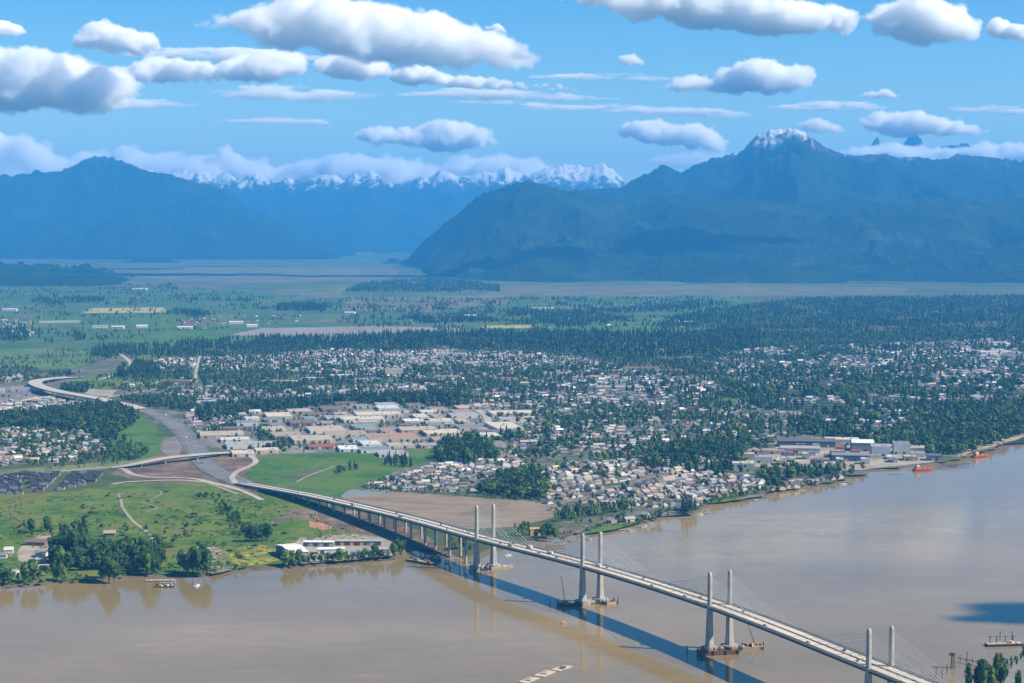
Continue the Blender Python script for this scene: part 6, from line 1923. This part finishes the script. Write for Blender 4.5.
# vehicles
def vehicle_parts(kind, paint):
    root = empty('car' if kind == 'car' else 'truck')
    if kind == 'car':
        mb = MB(); mb.box((0, 0, .72), (4.5, 1.85, .75), taper=.95); mb.build('body', paint, root)
        mb = MB(); mb.box((-.2, 0, 1.4), (2.5, 1.65, .62), taper=.8); mb.build('cabin', m_glass, root)
        ax = (-1.4, 1.4)
        r = .36
    else:
        mb = MB(); mb.box((3.4, 0, 1.75), (2.2, 2.4, 2.4), taper=.95); c = mb.build('cab', paint, root)
        mb = MB(); mb.box((4.52, 0, 2.2), (.06, 2.0, .9)); mb.build('windscreen', m_glass, c)
        mb = MB(); mb.box((-1.4, 0, 2.1), (6.8, 2.5, 2.6)); mb.build('cargo_box', m_bwhite if paint is not m_bwhite else m_greyp, root)
        mb = MB(); mb.box((0, 0, .7), (9, 2.2, .35)); mb.build('chassis', m_dark, root)
        ax = (-3.4, -2.2, 3.2)
        r = .5
    for x in ax:
        for s_ in (-1, 1):
            mb = MB(); mb.bar((x, s_ * .75, r), (x, s_ * (.95 if kind == 'car' else 1.2), r), r, 10); mb.build('wheel', m_tyre, root)
    return root


PROTO = {}
COLS = {'white': m_bwhite, 'red': m_red, 'black': m_dark, 'grey': m_greyp, 'blue': m_bluep, 'orange': m_orange}


def put_vehicle(kind, colour, p, ang, place, tilt=0.0):
    key = (kind, colour)
    if key not in PROTO:
        PROTO[key] = o = vehicle_parts(kind, COLS[colour])
    else:
        o = copy_tree(PROTO[key])
    o.location = p
    o.rotation_euler = (0, tilt, ang)
    lb = '%s %s %s' % (colour, 'box truck' if kind == 'truck' else 'car', place)
    tag(o, lb, kind, lb + ' group')
    o['group'] = '%s %ss %s' % (colour, 'box truck' if kind == 'truck' else 'car', place)
    return o


ztop = .016
for px, lane, kind, colour in [(300, 3.7, 'car', 'white'), (330, -5.4, 'car', 'black'), (355, 5.4, 'truck', 'white'), (394, -5.4, 'car', 'red'), (405, 5.4, 'truck', 'red'), (421, 1.9, 'car', 'white'), (436, -5.4, 'car', 'red'), (452, 5.4, 'car', 'white'),
                               (467, -1.9, 'car', 'red'), (503, 5.4, 'car', 'red'), (511, -5.4, 'car', 'black'), (516, 5.4, 'truck', 'white'), (524, -5.4, 'truck', 'red'), (541, 5.4, 'car', 'red'), (549, -1.9, 'truck', 'orange'), (560, 5.4, 'car', 'orange'),
                               (600, -1.9, 'truck', 'red'), (606, -5.4, 'car', 'white'), (656, 9, 'car', 'black'), (689, 9, 'car', 'black'), (640, -5.4, 'car', 'white'), (700, -1.9, 'car', 'grey'), (772, 9, 'car', 'black'), (815, 9, 'car', 'black'), (742, -5.4, 'car', 'white'), (840, -5.4, 'car', 'blue'), (860, 5.4, 'car', 'white')]:
    k = min(range(len(DC)), key=lambda j: abs(project(*DC[j])[0] - px) + (1e6 if DC[j].y < 1200 else 0))
    q = DC[min(k + 1, len(DC) - 1)] - DC[max(k - 1, 0)]
    seg = 'on the approach span before the first tower' if px < 480 else 'between the first two towers' if px < 590 else 'between the second and third tower' if px < 718 else 'between the third and fourth tower'
    ang = math.atan2(q.y, q.x)
    put_vehicle(kind, colour, DC[k] + across(k) * lane + Vector((0, 0, ztop)), ang if lane > 0 else ang + math.pi, seg, 0)
FW = catmull([G(x, y, LAND_Z + 1.3) for x, y in [(228, 477), (214, 470), (204, 461), (197, 450), (190, 440), (181, 430), (168, 420), (152, 412)]], 10)
for i in range(16):
    k = rnd.randrange(2, len(FW) - 2)
    q = FW[k + 1] - FW[k - 1]
    nn = Vector((-q.y, q.x, 0)).normalized()
    put_vehicle(rnd.choice(['car', 'car', 'truck']), rnd.choice(['white', 'white', 'grey', 'black', 'red']), FW[k] + nn * rnd.choice([-11, -5, 5, 11]), math.atan2(q.y, q.x), 'on the dark multilane road')
# orange digger beneath the approach
p = G(318, 521, LAND_Z + 1)
o = empty('excavator', p, 2.2, label='orange excavator with raised arm on the orange earth', cat='excavator')
for s_ in (-1, 1):
    mb = MB(); mb.box((0, s_ * 1.2, .5), (4.2, .7, 1.0)); mb.build('track', m_dark, o)
mb = MB(); mb.box((-.3, 0, 1.9), (3.6, 2.8, 1.6)); mb.build('body', m_orange, o)
mb = MB(); mb.box((.9, .8, 3.1), (1.5, 1.2, 1.5)); mb.build('cab', m_glass, o)
mb = MB(); mb.bar((1.2, 0, 2.4), (5.0, 0, 10.5), .5, 6, .4); mb.bar((5.0, 0, 10.5), (8.8, 0, 7.5), .4, 6, .3); mb.build('arm', m_orange, o)
mb = MB(); mb.box((9.0, 0, 6.9), (1.3, 1.4, 1.3), taper=.7); mb.build('bucket', m_dark, o)
